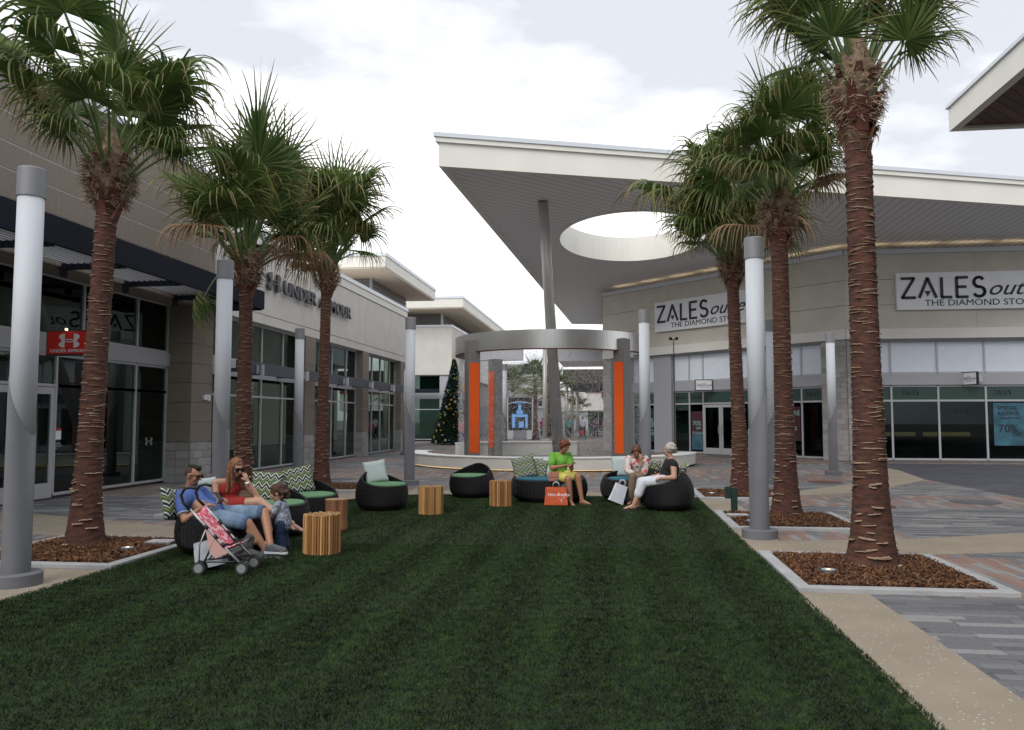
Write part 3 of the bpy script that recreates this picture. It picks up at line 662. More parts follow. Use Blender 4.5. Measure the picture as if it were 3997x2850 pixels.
# interior of the jewellery store
for nm, m_, a, ang in (('interior_wall', 'intdark', (-11.5, -1.0, 4.5, 4.6, 0, 4.6), A45), ('interior_wall', 'intdark', (1.3, 9.5, 5, 5.1, 0, 4.6), 0), ('interior_floor', 'intfloor', (-11.5, -1.5, .3, 4.5, -.01, .03), A45), ('interior_floor', 'intfloor', (1.2, 9.5, .3, 5, -.01, .03), 0), ('ceiling', 'intdark', (-11.5, -1.5, .4, 4.5, 4.6, 4.64), A45), ('ceiling', 'intdark', (1.2, 9.5, .4, 5, 4.6, 4.64), 0)):
    F(MB().box(*a).build(nm, M[m_]), ang)
M['caselight'] = mat('case_glow', (1, .85, .5), .5, emit=(1, .62, .25), estr=.45); M['jewel'] = mat('jewel_stands', (.35, .2, .05), .3, .6)
for (a, b_x, ang, d_) in ((2.0, 3.3, 0, 2.2), (3.7, 5.4, 0, 2.2), (-2.0, -1.3, A45, 1.8), (-6.6, -5.6, A45, 2.4)):
    c_ = F(MB().box(a, b_x, d_, d_ + .6, .03, .85).build('display_case', M['intdark']), ang); MB().box(a, b_x, d_ + .3, d_ + .6, .90, 1.06).build('glow_panel', M['caselight'], c_)
    jb = MB(); 
    for k in range(int((b_x - a) * 14)): jb.sph((random.uniform(a, b_x), d_ - .03, .88 + random.uniform(0, .05)), .025, 6, 4)
    jb.build('jewelry', M['jewel'], c_)
# ZALES film letters on the transoms
for (x, ang, y) in ((2.1, 0, .33), (5.4, 0, .33), (.9, 0, .33), (-11.15, A45, .33), (-8.75, A45, .33), (-7.85, A45, .33), (-3.3, A45, .33), (-1.95, A45, .33)):
    if x == .9: continue
    b_ = MB(); zales(b_, x, 2.53, .15 if ang == 0 or x < -10 else .14, y, y + .01); F(b_.build('film_lettering', M['navy']), ang)
F(MB().box(3.47, 5.05, .36, .365, 1.55, 2.24).build('green_film', M['film']), 0); b_ = MB(); zales(b_, 3.85, 1.83, .15, .33, .34); F(b_.build('film_lettering', M['navy']), 0)
# posters behind the glass
M['cyan'] = mat('poster_text', (.22, .42, .40), .6); M['posterblue'] = mat('poster_blue', (.035, .12, .17), .6, nscale=2, namt=.5, coord='Object'); M['posterdark'] = mat('poster_dark', (.012, .03, .035), .6); M['postermaroon'] = mat('poster_maroon', (.055, .012, .016), .6)
def poster(a, b_x, z0, z1, ang, m_, txts, y=.328):
    p = F(MB().box(a, b_x, y, y + .01, z0, z1).build('poster', M[m_]), ang)
    for (s, size, x, z, mm) in txts: text('print', s, size, x, z, y - .004, M[mm], p, .001, 1, .004)
poster(-10.95, -10.12, .5, 2.1, A45, 'posterdark', [('70%', .42, -10.85, 1.35, 'cyan'), ('OFF', .24, -10.5, 1.18, 'cyan'), ('TICKETED VALUE', .10, -10.88, 1.02, 'cyan'), ('TODAY', .26, -10.88, .80, 'cyan')])
poster(-7.86, -7.22, .25, 1.95, A45, 'postermaroon', [('70%', .30, -7.80, 1.3, 'cyan'), ('OFF', .16, -7.6, 1.12, 'cyan'), ('TODAY', .19, -7.83, .88, 'cyan')])
poster(-7.84, -7.24, .2, .85, A45, 'posterblue', [], .322)
poster(-3.2, -2.25, .7, 2.1, A45, 'postermaroon', [('STORE', .28, -3.1, 1.75, 'cyan'), ('EXTRA', .1, -3.0, 1.5, 'cyan'), ('OFF', .34, -3.0, 1.05, 'cyan')])
poster(5.35, 6.5, .6, 2.2, 0, 'posterblue', [('SPECIAL', .2, 5.5, 1.95, 'navy'), ('RESERVE', .2, 5.5, 1.74, 'navy'), ('COLLECTION', .11, 5.58, 1.6, 'navy'), ('70%', .42, 5.5, 1.1, 'navy'), ('OFF', .2, 6.0, .95, 'navy')])
# glass double door
for a, b_x in ((-7.12, -6.17), (-6.15, -5.18)):
    d = MB(); d.box(a, a + .10, .28, .34, .02, 2.24); d.box(b_x - .10, b_x, .28, .34, .02, 2.24); d.box(a + .1, b_x - .1, .28, .34, .02, .30); d.box(a + .1, b_x - .1, .28, .34, 2.12, 2.24)
    dd = F(d.build('door', M['alu']), A45); MB().box(a + .1, b_x - .1, .30, .31, .3, 2.12).build('pane', M['glassd'], dd)
    hx = -6.24 if a < -6.5 else -6.08; MB().tube([(hx, .28, .95), (hx, .2, .95), (hx, .2, 1.3), (hx, .28, 1.3)], .015).build('handle', M['tube'], dd)
# wall signs
def zsign(ang, x, wdt, label):
    s = thing('wall_sign', label, 'sign', (8.9, 31.9, 0), ang, 'white ZALES outlet wall signs')
    bevel(box('sign_board', M['white'], s, x, x + wdt, -.16, -.02, 5.74, 7.16), .01)
    b_ = MB(); zales(b_, x + .18, 6.20, .74, -.19, -.16); b_.build('lettering', M['navy'], s)
    text('script_lettering', 'outlet', .80, x + 3.22, 6.26, -.165, M['navy'], s, .006, 1.12, .004, .45)
    text('small_lettering', 'THE DIAMOND STORE', .335, x + 1.0, 5.88, -.165, M['navy'], s, .006, 1.16, .0)
zsign(A45, -9.6, 5.75, 'white ZALES sign on the angled front behind the right palms'); zsign(0, 1.85, 5.75, 'white ZALES sign cut by the right edge of the picture')
def blade(ang, x, label, rot):
    s = thing('hanging_sign', label, 'sign', Matrix.Rotation(ang, 4, 'Z') @ Vector((x, -.05, 2.90)) + Vector((8.9, 31.9, 0)), rot, 'small projecting ZALES signs')
    bevel(box('sign_board', M['white'], s, -.42, .30, -.05, .03, 0, .44), .006); fr = MB(); fr.box(-.45, -.42, -.06, .04, -.02, .46); fr.box(.30, .33, -.06, .04, -.02, .46); fr.box(-.42, .30, -.06, .04, .44, .47); fr.box(-.42, .30, -.06, .04, -.03, 0); fr.build('frame', M['intdark'], s)
    b_ = MB(); zales(b_, -.38, .18, .10, -.057, -.05); b_.build('lettering', M['navy'], s); text('script_lettering', 'outlet', .11, .03, .185, -.053, M['navy'], s, .002, 1, 0, .4)
    text('small_lettering', 'THE DIAMOND STORE', .045, -.25, .11, -.053, M['navy'], s, .001)
    box('arm', M['alu'], s, .1, .16, .03, .35, .1, .35)
blade(A45, -6.75, 'small projecting ZALES sign over the glass doors', 0.05); blade(0, 4.45, 'small projecting ZALES sign at the far right', -PI / 2 + .35)
# linear lights along the coping
for ang, a, b_x in ((A45, -13.0, 0), (0, .1, 9.4)):
    n = int((b_x - a) / 1.7)
    for i in range(n):
        l = a + (b_x - a) * i / n; F(MB().box(l + .22, l + (b_x - a) / n - .22, .26, .34, 8.12, 8.17).build('cove_light', M['warm']), ang)
        F(MB().box(l + .04, l + (b_x - a) / n - .04, .10, .24, 8.11, 8.19).build('light_shield', M['alu']), ang)
wl_ = F(MB().box(-13.3, 0, 1.3, 1.4, 7.9, 8.44).build('clerestory_wall', M['beige']), A45); F(MB().box(.5, 9.5, 1.3, 1.4, 7.9, 8.44).build('clerestory_wall', M['beige']), 0)
# left flank wall of this building, going back
MB().prism([(-.52 - 8.9, 41.3 - 31.9), (-.52 - 8.9, 60 - 31.9), (-.3 - 8.9, 60 - 31.9), (-.3 - 8.9, 41.4 - 31.9)], 0, 7.9).build('side_wall', M['beige'], Z)

# ------------------------------------------------------------------ big canopy roof with oculus
RF = thing('canopy_roof', 'huge pointed flat white roof with an oval sky opening', 'canopy roof', (0, 0, 0))
ZS = 8.4
OUT = [(-4.6, 20.55), (13.0, 26.77), (20, 29.25), (20, 62), (-2.9, 56.7)]
OC = [(.75 + 2.72 * math.cos(2 * PI * i / 64), 30.1 + 4.1 * math.sin(2 * PI * i / 64)) for i in range(64)]
def sheet_bm():
    bm = bmesh.new(); ed = []
    for loop in (OUT, OC):
        vs_ = [bm.verts.new((x, y, ZS)) for x, y in loop]
        for i in range(len(vs_)): ed.append(bm.edges.new((vs_[i], vs_[(i + 1) % len(vs_)])))
    bmesh.ops.triangle_fill(bm, edges=ed, use_beauty=True); return bm
base_bm = sheet_bm()
cor = Vector((8.9, 31.9, 0)); mit = Vector((math.sin(math.radians(22.5)), math.cos(math.radians(22.5)), 0))  # mitre direction
def clip(bm, co, no):
    bmesh.ops.bisect_plane(bm, geom=bm.verts[:] + bm.edges[:] + bm.faces[:], plane_co=co, plane_no=no, clear_outer=True)
pn = 0
for side in (0, 1):
    mp_n = Vector((mit.y, -mit.x, 0))           # normal pointing right of the mitre line
    dirv = Vector((math.sin(PI / 4), math.cos(PI / 4), 0)) if side == 0 else Vector((0, 1, 0))
    nrm = Vector((dirv.y, -dirv.x, 0)); bm1 = base_bm.copy(); clip(bm1, cor, mp_n if side == 0 else -mp_n)
    pr = [nrm.dot(v.co) for v in bm1.verts]; a = min(pr); e_ = max(pr); w = .30
    while a < e_:
        b2 = bm1.copy(); clip(b2, nrm * (a + .008), -nrm); clip(b2, nrm * (a + w - .008), nrm)
        if b2.faces:
            bmesh.ops.dissolve_limit(b2, angle_limit=.01, verts=b2.verts[:], edges=b2.edges[:])
            for f_ in b2.faces:
                if f_.normal.z > 0: f_.normal_flip()
            me = bpy.data.meshes.new('soffit_plank'); b2.to_mesh(me); me.materials.append(M['soffit']); link('soffit_plank', me, RF); pn += 1
        b2.free(); a += w
    bm1.free()
me = bpy.data.meshes.new('soffit_backing'); base_bm.to_mesh(me); me.transform(Matrix.Translation((0, 0, .02))); me.materials.append(M['soffitgap']); link('soffit_backing', me, RF)
me = bpy.data.meshes.new('roof_deck'); base_bm.to_mesh(me); me.transform(Matrix.Translation((0, 0, .80))); me.materials.append(M['capmetal']); link('roof_deck', me, RF); base_bm.free()
def offset(poly, d):
    n = len(poly); res = []
    for i in range(n):
        p0, p1, p2 = Vector(poly[i - 1]), Vector(poly[i]), Vector(poly[(i + 1) % n]); a = (p1 - p0).normalized(); b = (p2 - p1).normalized()
        na, nb = Vector((a.y, -a.x)), Vector((b.y, -b.x)); m_ = (na + nb).normalized(); res.append(tuple(p1 + m_ * d / max(.2, m_.dot(na))))
    return res
def ringwall(outer, inner, z0, z1, name, m_, closed=True):
    mb = MB(); n = len(outer)
    for i in range(n):
        j = (i + 1) % n
        mb.add([(*outer[i], z0), (*outer[j], z0), (*inner[j], z0), (*inner[i], z0), (*outer[i], z1), (*outer[j], z1), (*inner[j], z1), (*inner[i], z1)], [(0, 3, 2, 1), (4, 5, 6, 7), (0, 1, 5, 4), (2, 3, 7, 6)])
    return mb.build(name, m_, RF)
ringwall(OUT, offset(OUT, -.2), ZS - .03, 9.02, 'fascia', M['fascia']); ringwall(offset(OUT, .07), offset(OUT, -.15), 9.02, 9.15, 'fascia_step', M['fascia']); ringwall(offset(OUT, .11), offset(OUT, -.15), 9.152, 9.27, 'roof_cap', M['capmetal'])
OCi = [(.75 + (p[0] - .75) * 1.04, 30.1 + (p[1] - 30.1) * 1.03) for p in OC]
o = ringwall(OCi, OC, ZS - .03, 9.4, 'oculus_ring', M['fascia']); 
cl = thing('roof_column', 'tall leaning round steel column holding up the pointed roof', 'column', (-2.0, 29.3, 0))
MB().cyl((0, 0, .2), (-.13, -4.88, ZS), .215, .15, 32).build('shaft', M['column'], cl, True)

# ------------------------------------------------------------------ far right canopy corner with wood soffit
K = thing('wood_soffit_canopy', 'white edged canopy corner with brown wood soffit at the top right', 'canopy', (0, 0, 0))
zz = 8.0; cx0, cy1 = 7.49, 18.49
ly = -8
MB().box(cx0 + .19, 22, ly, cy1 - .19, zz + .12, zz + .5).build('canopy_deck', M['soffitgap'], K)
fs_ = MB(); fs_.box(cx0, cx0 + .18, ly, cy1, zz, zz + .52); fs_.box(cx0 + .18, 22, cy1 - .18, cy1, zz, zz + .52); fs_.build('fascia', M['fascia'], K)
fs_ = MB(); fs_.box(cx0 - .05, cx0 + .2, ly, cy1 + .05, zz + .522, zz + .60); fs_.box(cx0 + .2, 22, cy1 - .2, cy1 + .05, zz + .522, zz + .60); fs_.build('roof_cap', M['capmetal'], K)
k = 0; x = cx0 + .19
a = cx0 + .19 - 12
i = 0
while i < 70:       # diagonal boards
    s = i * .30; T = Matrix.Translation((cx0 + .19, cy1 - .19, zz + .05))
    # board band: points with s <= (u+v) < s+.29, u along +X, v along -Y
    pts = [(s, 0), (s + .285, 0), (0, s + .285), (0, s)]
    MB().prism([(cx0 + .19 + u, cy1 - .19 - v) for u, v in pts if u <= 14 and v <= 26] if s < 13 else [(cx0 + .19, cy1 - .19 - s), (cx0 + .19, cy1 - .19 - s - .285), (cx0 + 14, cy1 - .19 - s - .285 + 13.8), (cx0 + 14, cy1 - .19 - s + 13.8)], zz + .05 + random.uniform(0, .004), zz + .10).build('soffit_board', M['wood_soffit'][i % 3], K)
    i += 1
    if s > 24: break
E2 = thing('side_store', 'store wing under the wood soffit, right of the camera', 'store', (0, 0, 0))
MB().box(11.2, 22, -8, 16.5, 4.5, zz).build('upper_wall', M['stone'], E2); MB().box(11.6, 11.7, -8, 16.5, 0, 4.5).build('lower_wall', M['intdark'], E2)
for k in range(6): MB().box(11.2, 11.9, -8 + k * 4.7, -7.2 + k * 4.7, 0, 4.5).build('pier', M['cmu'][0], E2)
E3 = thing('reflection_block', 'unseen store mass added behind the camera to darken window reflections', 'store', (0, 0, 0))  # made-up building out of view, added so the shop glass reflects something dark
MB().box(-14, 12, -24, -18, 4.5, 8).build('upper_wall', M['stucco'], E3); MB().box(-14, 12, -24, -18.6, 0, 4.5).build('lower_wall', M['intdark'], E3)
for k in range(6): MB().box(-14 + k * 5, -13.2 + k * 5, -18.6, -18, 0, 4.5).build('pier', M['stone'], E3)

# ------------------------------------------------------------------ fountain
FT = thing('fountain', 'round rain curtain fountain with steel ring and orange panels', 'fountain', (-2.25, 29.25, 0))
def arcband(r0, r1, z0, z1, a0, a1, n, name, m_, parent):
    mb = MB()
    P = [(math.radians(a0 + (a1 - a0) * i / n)) for i in range(n + 1)]
    for p, q in zip(P[:-1], P[1:]):
        mb.add([(r * math.cos(t_), r * math.sin(t_), z) for z in (z0, z1) for r, t_ in ((r0, p), (r1, p), (r1, q), (r0, q))], [(0, 3, 2, 1), (4, 5, 6, 7), (1, 2, 6, 5), (3, 0, 4, 7)])
    for t_, fl in ((P[0], 0), (P[-1], 1)):
        mb.add([(r0 * math.cos(t_), r0 * math.sin(t_), z0), (r1 * math.cos(t_), r1 * math.sin(t_), z0), (r1 * math.cos(t_), r1 * math.sin(t_), z1), (r0 * math.cos(t_), r0 * math.sin(t_), z1)], [(0, 1, 2, 3)])
    return mb.build(name, m_, parent, False)
arcband(4.6, 5.12, .06, .40, -185, -2, 90, 'basin_wall', M['basin'], FT); arcband(4.55, 5.15, .402, .43, -185, -2, 90, 'basin_cap', M['basintop'], FT)
arcband(5.02, 5.06, .03, .05, -165, -20, 90, 'light_strip', M['gold'], FT)
arcband(4.7, 5.0, 0, .058, -185, -2, 60, 'plinth', M['intdark'], FT)
arcband(4.2, 4.7, .02, .62, 80, 150, 30, 'back_bench', M['basin'], FT); arcband(4.15, 4.75, .622, .65, 80, 150, 30, 'bench_cap', M['basintop'], FT)
MB().lathe([(4.62, -.01), (4.62, .10)], 80).build('wet_floor', M['paveg'][2], FT)
arcband(3.45, 3.55, 3.90, 4.52, -200, 20, 110, 'steel_ring', M['brushed'], FT)
arcband(3.18, 3.44, 3.96, 4.02, -200, 20, 72, 'water_tray', M['brushedd'], FT); arcband(3.40, 3.53, 3.872, 3.898, -200, 20, 72, 'ring_underside', mat('ring_red_trim', (.16, .03, .012), .6), FT)
for i, (x, y, dg) in enumerate([(-2.52, -2.50, 30), (2.54, -2.40, -32), (-2.46, 2.46, -42), (2.46, 2.46, 42)]):
    pm_ = MB().box(-.21, .21, -.20, .20, .08, 4.28 if y < 0 else 4.0).build('ring_post', M['brushedd'], FT, loc=(x, y, 0), rot=(0, 0, math.radians(dg)))
    MB().box(-.17, .17, -.215, -.202, .46, 3.50).build('orange_panel', M['orange'], pm_)
# falling water
def water():
    n = 36000; m = bpy.data.materials.new('water_drop'); m.use_nodes = True; b = m.node_tree.nodes['Principled BSDF']
    b.inputs['Base Color'].default_value = (.60, .62, .65, 1); b.inputs['Roughness'].default_value = .2; b.inputs['Transmission Weight'].default_value = .15; b.inputs['IOR'].default_value = 1.33
    a = RNG.uniform(0, 2 * PI, n); st = np.round(a / (2 * PI) * 420) / 420 * 2 * PI; a = st + RNG.normal(0, .002, n)
    r = 3.32 + RNG.normal(0, .05, n); z = RNG.uniform(.12, 3.95, n); c_ = np.stack([r * np.cos(a), r * np.sin(a), z], 1)
    w = RNG.uniform(.003, .008, n)[:, None]; h = RNG.uniform(.010, .028, n)[:, None]
    O = np.array([[1, 0, 0], [0, 1, 0], [-1, 0, 0], [0, -1, 0], [0, 0, 1], [0, 0, -1]], float)
    V = c_[:, None, :] + O[None] * np.concatenate([w, w, h], 1)[:, None, :]
    Fi = np.array([[0, 1, 4], [1, 2, 4], [2, 3, 4], [3, 0, 4], [1, 0, 5], [2, 1, 5], [3, 2, 5], [0, 3, 5]])
    Fa = (np.arange(n)[:, None, None] * 6 + Fi[None]).reshape(-1, 3)
    tag(link('falling_water', tri_mesh('falling_water', V.reshape(-1, 3), Fa, [m]), None, (-2.3, 29.3, 0)), 'curtain of water drops falling from the steel ring', 'water', kind='stuff')
water()

# ------------------------------------------------------------------ backdrop beyond the fountain
t = thing('map_kiosk', 'tall grey directory kiosk with lit map seen through the fountain', 'directory', (-7.45, 63.8, 0))
M['screen'] = mat('screen_dark', (.01, .012, .015), .3); M['mapblue'] = mat('map_blue', (.1, .3, .6), .4, emit=(.22, .45, .85), estr=.35)
box('frame', M['white'], t, -1.05, -.95, -.2, .2, 0, 3.3); box('frame', M['white'], t, .95, 1.05, -.2, .2, 0, 3.3); box('header', M['alul'], t, -1.05, 1.05, -.2, .2, 3.3, 3.75); box('screen', M['screen'], t, -.95, .95, -.15, .15, .7, 3.3)
box('foot', M['white'], t, -.95, -.55, -.2, .2, 0, .68); box('foot', M['white'], t, .55, .95, -.2, .2, 0, .68); box('lower_panel', M['alul'], t, -.55, .55, -.1, .1, .1, .68)
mp_ = MB(); mp_.box(-.15, .1, -.17, -.152, 2.3, 2.75); mp_.box(-.28, .25, -.17, -.152, 2.0, 2.28); mp_.box(-.65, -.4, -.17, -.152, .9, 2.0); mp_.box(-.4, .62, -.17, -.152, 1.75, 1.97); mp_.box(.42, .62, -.17, -.152, .9, 1.74); mp_.box(-.1, .3, -.17, -.152, .9, 1.4); mp_.box(-.6, .6, -.17, -.152, 2.85, 2.93); mp_.build('map', M['mapblue'], t)
text('lettering', 'TangerOutlets', .30, -.88, 3.42, -.205, M['white'], t, .003, .98, .006)
b_ = MB(); strokes(b_, [arc(0, .8, 2.2, 2.2, 115, 65, 14)], .06, -.21, -.16, 0, 0, 1); b_.build('arch_trim', M['white'], t)
# walkway roofs
W1 = thing('walkway_roof', 'grey slatted walkway roof seen under the steel ring', 'walkway canopy', (0, 0, 0))
def flat(parent, x0, x1, y0, y1, z0, z1, m1, m2):
    MB().box(x0, x1, y0, y1, z0 + .02, z1).build('roof_deck', M[m2], parent); MB().box(x0 - .05, x1, y0 - .05, y0, z0 - .02, z1).build('fascia', M[m2], parent)
    k = 0; x = x0
    while x < x1: MB().box(x, min(x + .42, x1), y0, y1, z0, z0 + .018).build('soffit_plank', M[m1], parent); x += .45
M['dslat'] = mat('dark_slat', (.06, .048, .04), .7)
flat(W1, -3.45, 1.5, 50, 56, 5.25, 6.6, 'soffit', 'alul')
for x in (-2.0, -.5, 1.0): MB().box(x - .9, x + .3, 52.5, 53.0, 5.2, 5.25).build('ceiling_lamp', M['white'], W1)
W2 = thing('dark_walkway_roof', 'dark brown walkway roof farther down the mall', 'walkway canopy', (0, 0, 0)); flat(W2, -4.1, 4, 66, 88, 4.55, 5.7, 'dslat', 'dslat')
for i, (x, y) in enumerate([(-3.9, 67), (-3.8, 74), (-3.7, 82), (-4.95, 58)]):
    c_ = thing('walkway_column', ['slim far column', 'slimmer column farther back', 'farthest slim column', 'round grey column left of the leaning roof column'][i] + ' of the mall walkway', 'column', (x, y, 0), 0, 'walkway columns'); MB().cyl((0, 0, 0), (0, 0, 4.55 if i < 3 else 6.9), .16, None, 20).build('shaft', M['column'], c_, True)
    MB().box(-.3, .3, -.3, .3, 0, .15).build('base', M['concrete'], c_)
cbx = thing('white_far_store', 'white far store with red roof edge at the end of the mall', 'store', (0, 0, 0))
MB().box(-3.2, 12, 96, 110, 2.6, 4.8).build('upper_wall', M['stucco'], cbx); MB().box(-3.4, 12, 95.8, 110, 4.8, 5.1).build('roof_edge', M['red'], cbx); glazing(cbx, [-3.1, -1.8, -.5, .8, 2.1, 3.4], [.1, 2.5], 96.2); MB().box(-3.1, 12, 99, 99.2, 0, 2.5).build('interior_wall', M['interior'], cbx); MB().box(-3.1, 12, 97, 99, 2.5, 2.55).build('ceiling', M['intdark'], cbx)
lv = thing('projecting_sign', 'white box sign with red batwing mark above a striped awning', 'sign', (-.78, 55, 3.0))
box('sign_box', M['white'], lv, -.06, .85, 0, .2, 0, .52)
b_ = MB(); b_.prismxz([(.0, .44), (.38, .38), (.76, .44), (.78, .12), (.62, .05), (.38, .11), (.16, .05), (-.02, .12)], -.02, 0); b_.build('batwing', M['red'], lv); text('lettering', "Levi's", .23, .38, .18, -.03, M['white'], lv, .004, 1.1, .008, align='CENTER')
for k in range(7): MB().box(.05 + k * .07, .85, .2, .4, -.9 + (6 - k) * .13, -.80 + (6 - k) * .13).build('awning_stripe', M['red'] if k % 2 == 0 else M['white'], lv)
ls = thing('left_far_store', 'row of pale stores along the left of the far mall street', 'store', (0, 0, 0))
MB().box(-16, -9.6, 84, 130, 0, 3.0).build('lower_wall', M['alul'], ls); MB().box(-16, -9.3, 84, 130, 3.0, 7.2).build('upper_wall', M['stucco'], ls); MB().box(-16, -9.2, 83.9, 130, 7.2, 7.4).build('parapet_cap', M['capmetal'], ls)
for k in range(6): MB().box(-9.3, -8.8, 85 + k * 7, 85.2 + k * 7, 3.2, 3.9).build('blade_sign', M['steel'], ls)
es_ = thing('end_store', 'pale store closing the far end of the mall street', 'store', (0, 0, 0)); MB().box(-9.2, -2.9, 128, 138, 2.8, 6.0).build('upper_wall', M['stucco'], es_); MB().box(-9.2, -2.9, 128.3, 138, 0, 2.8).build('lower_wall', M['alul'], es_); MB().box(-9.3, -2.8, 127.9, 138, 6.0, 6.25).build('parapet_cap', M['capmetal'], es_)
pn_ = thing('portal_frame', 'white portal frame behind the water left of the kiosk', 'gateway', (0, 0, 0)); MB().box(-10.7, -6.65, 58.2, 59, 5.95, 6.9).build('beam', M['alul'], pn_); MB().box(-10.6, -10.0, 58.3, 58.9, 0, 5.95).build('leg', M['white'], pn_); MB().box(-9.2, -8.9, 58.3, 58.9, 0, 5.95).build('leg', M['white'], pn_)
M['purple'] = mat('banner_purple', (.20, .02, .10), .7); M['amber'] = mat('banner_orange', (.6, .2, .02), .7)
bn = thing('window_banner', 'orange and purple banner beside the orange fountain posts', 'banner', (-10.55, 57.0, 0)); box('orange_part', M['amber'], bn, -.6, .5, 0, .06, 3.0, 4.1); box('red_part', M['red'], bn, -.6, .5, 0, .06, 2.5, 2.98); box('purple_part', M['purple'], bn, -.6, .5, 0, .06, 1.3, 2.48); box('gold_part', M['amber'], bn, -.6, .5, 0, .06, .1, 1.28)
fd = thing('floodlight', 'small black twin floodlight on a mast behind the ring', 'floodlight', (2.4, 32.2, 0))
MB().cyl((0, 0, 0), (0, 0, 4.75), .02).build('mast', M['tubed'], fd); MB().sph((-.12, 0, 4.8), .07).build('lamp_head', M['black'], fd, True); MB().sph((.12, 0, 4.8), .07).build('lamp_head', M['black'], fd, True); MB().cyl((-.12, 0, 4.76), (.12, 0, 4.76), .015).build('crossbar', M['black'], fd)

# ------------------------------------------------------------------ palms
def leaf_mat(name, c0, c1, tip):
    m = bpy.data.materials.new(name); m.use_nodes = True; t = m.node_tree; b = t.nodes['Principled BSDF']; b.inputs['Roughness'].default_value = .55; b.inputs['Specular IOR Level'].default_value = .35
    at = t.nodes.new('ShaderNodeAttribute'); at.attribute_name = 'tip'; sp = t.nodes.new('ShaderNodeSeparateColor'); t.links.new(at.outputs['Color'], sp.inputs[0])
    r = t.nodes.new('ShaderNodeValToRGB'); r.color_ramp.elements[0].position = .55; r.color_ramp.elements[0].color = (0, 0, 0, 1); r.color_ramp.elements[1].position = 1
    t.links.new(sp.outputs[0], r.inputs[0])
    mx1 = t.nodes.new('ShaderNodeMix'); mx1.data_type = 'RGBA'; mx1.inputs[6].default_value = (*c0, 1); mx1.inputs[7].default_value = (*c1, 1); t.links.new(sp.outputs[1], mx1.inputs[0])
    mx2 = t.nodes.new('ShaderNodeMix'); mx2.data_type = 'RGBA'; t.links.new(mx1.outputs[2], mx2.inputs[6]); mx2.inputs[7].default_value = (*tip, 1)
    mu = t.nodes.new('ShaderNodeMath'); mu.operation = 'MULTIPLY'; t.links.new(r.outputs[0], mu.inputs[0]); t.links.new(sp.outputs[2], mu.inputs[1]); t.links.new(mu.outputs[0], mx2.inputs[0]); t.links.new(mx2.outputs[2], b.inputs['Base Color'])
    o_ = t.nodes['Material Output']; tr = t.nodes.new('ShaderNodeBsdfTranslucent'); t.links.new(mx2.outputs[2], tr.inputs[0]); ms = t.nodes.new('ShaderNodeMixShader'); ms.inputs[0].default_value = .22
    t.links.new(b.outputs[0], ms.inputs[1]); t.links.new(tr.outputs[0], ms.inputs[2]); t.links.new(ms.outputs[0], o_.inputs[0]); return m
M['leaf'] = leaf_mat('palm_leaf', (.042, .092, .018), (.145, .20, .055), (.34, .22, .11))
M['leafd'] = leaf_mat('palm_leaf_dry', (.15, .085, .045), (.27, .17, .09), (.33, .22, .13))
M['petiole'] = mat('petiole', (.10, .16, .045), .5, nscale=6, namt=.3)
M['trunk'] = mat('palm_trunk', (.120, .046, .031), .92, nscale=9, bump=.9, bscale=38, stretch=(1, 1, 2.4), detail=8, ncol=(.040, .021, .015))
M['scar'] = mat('leaf_scar', (.33, .24, .17), .9, nscale=30, namt=.3)
M['boot'] = mat('leaf_boot', (.12, .036, .026), .75, nscale=8, namt=.4)
M['fibre'] = mat('palm_fibre', (.25, .18, .12), .95, nscale=14, namt=.4)
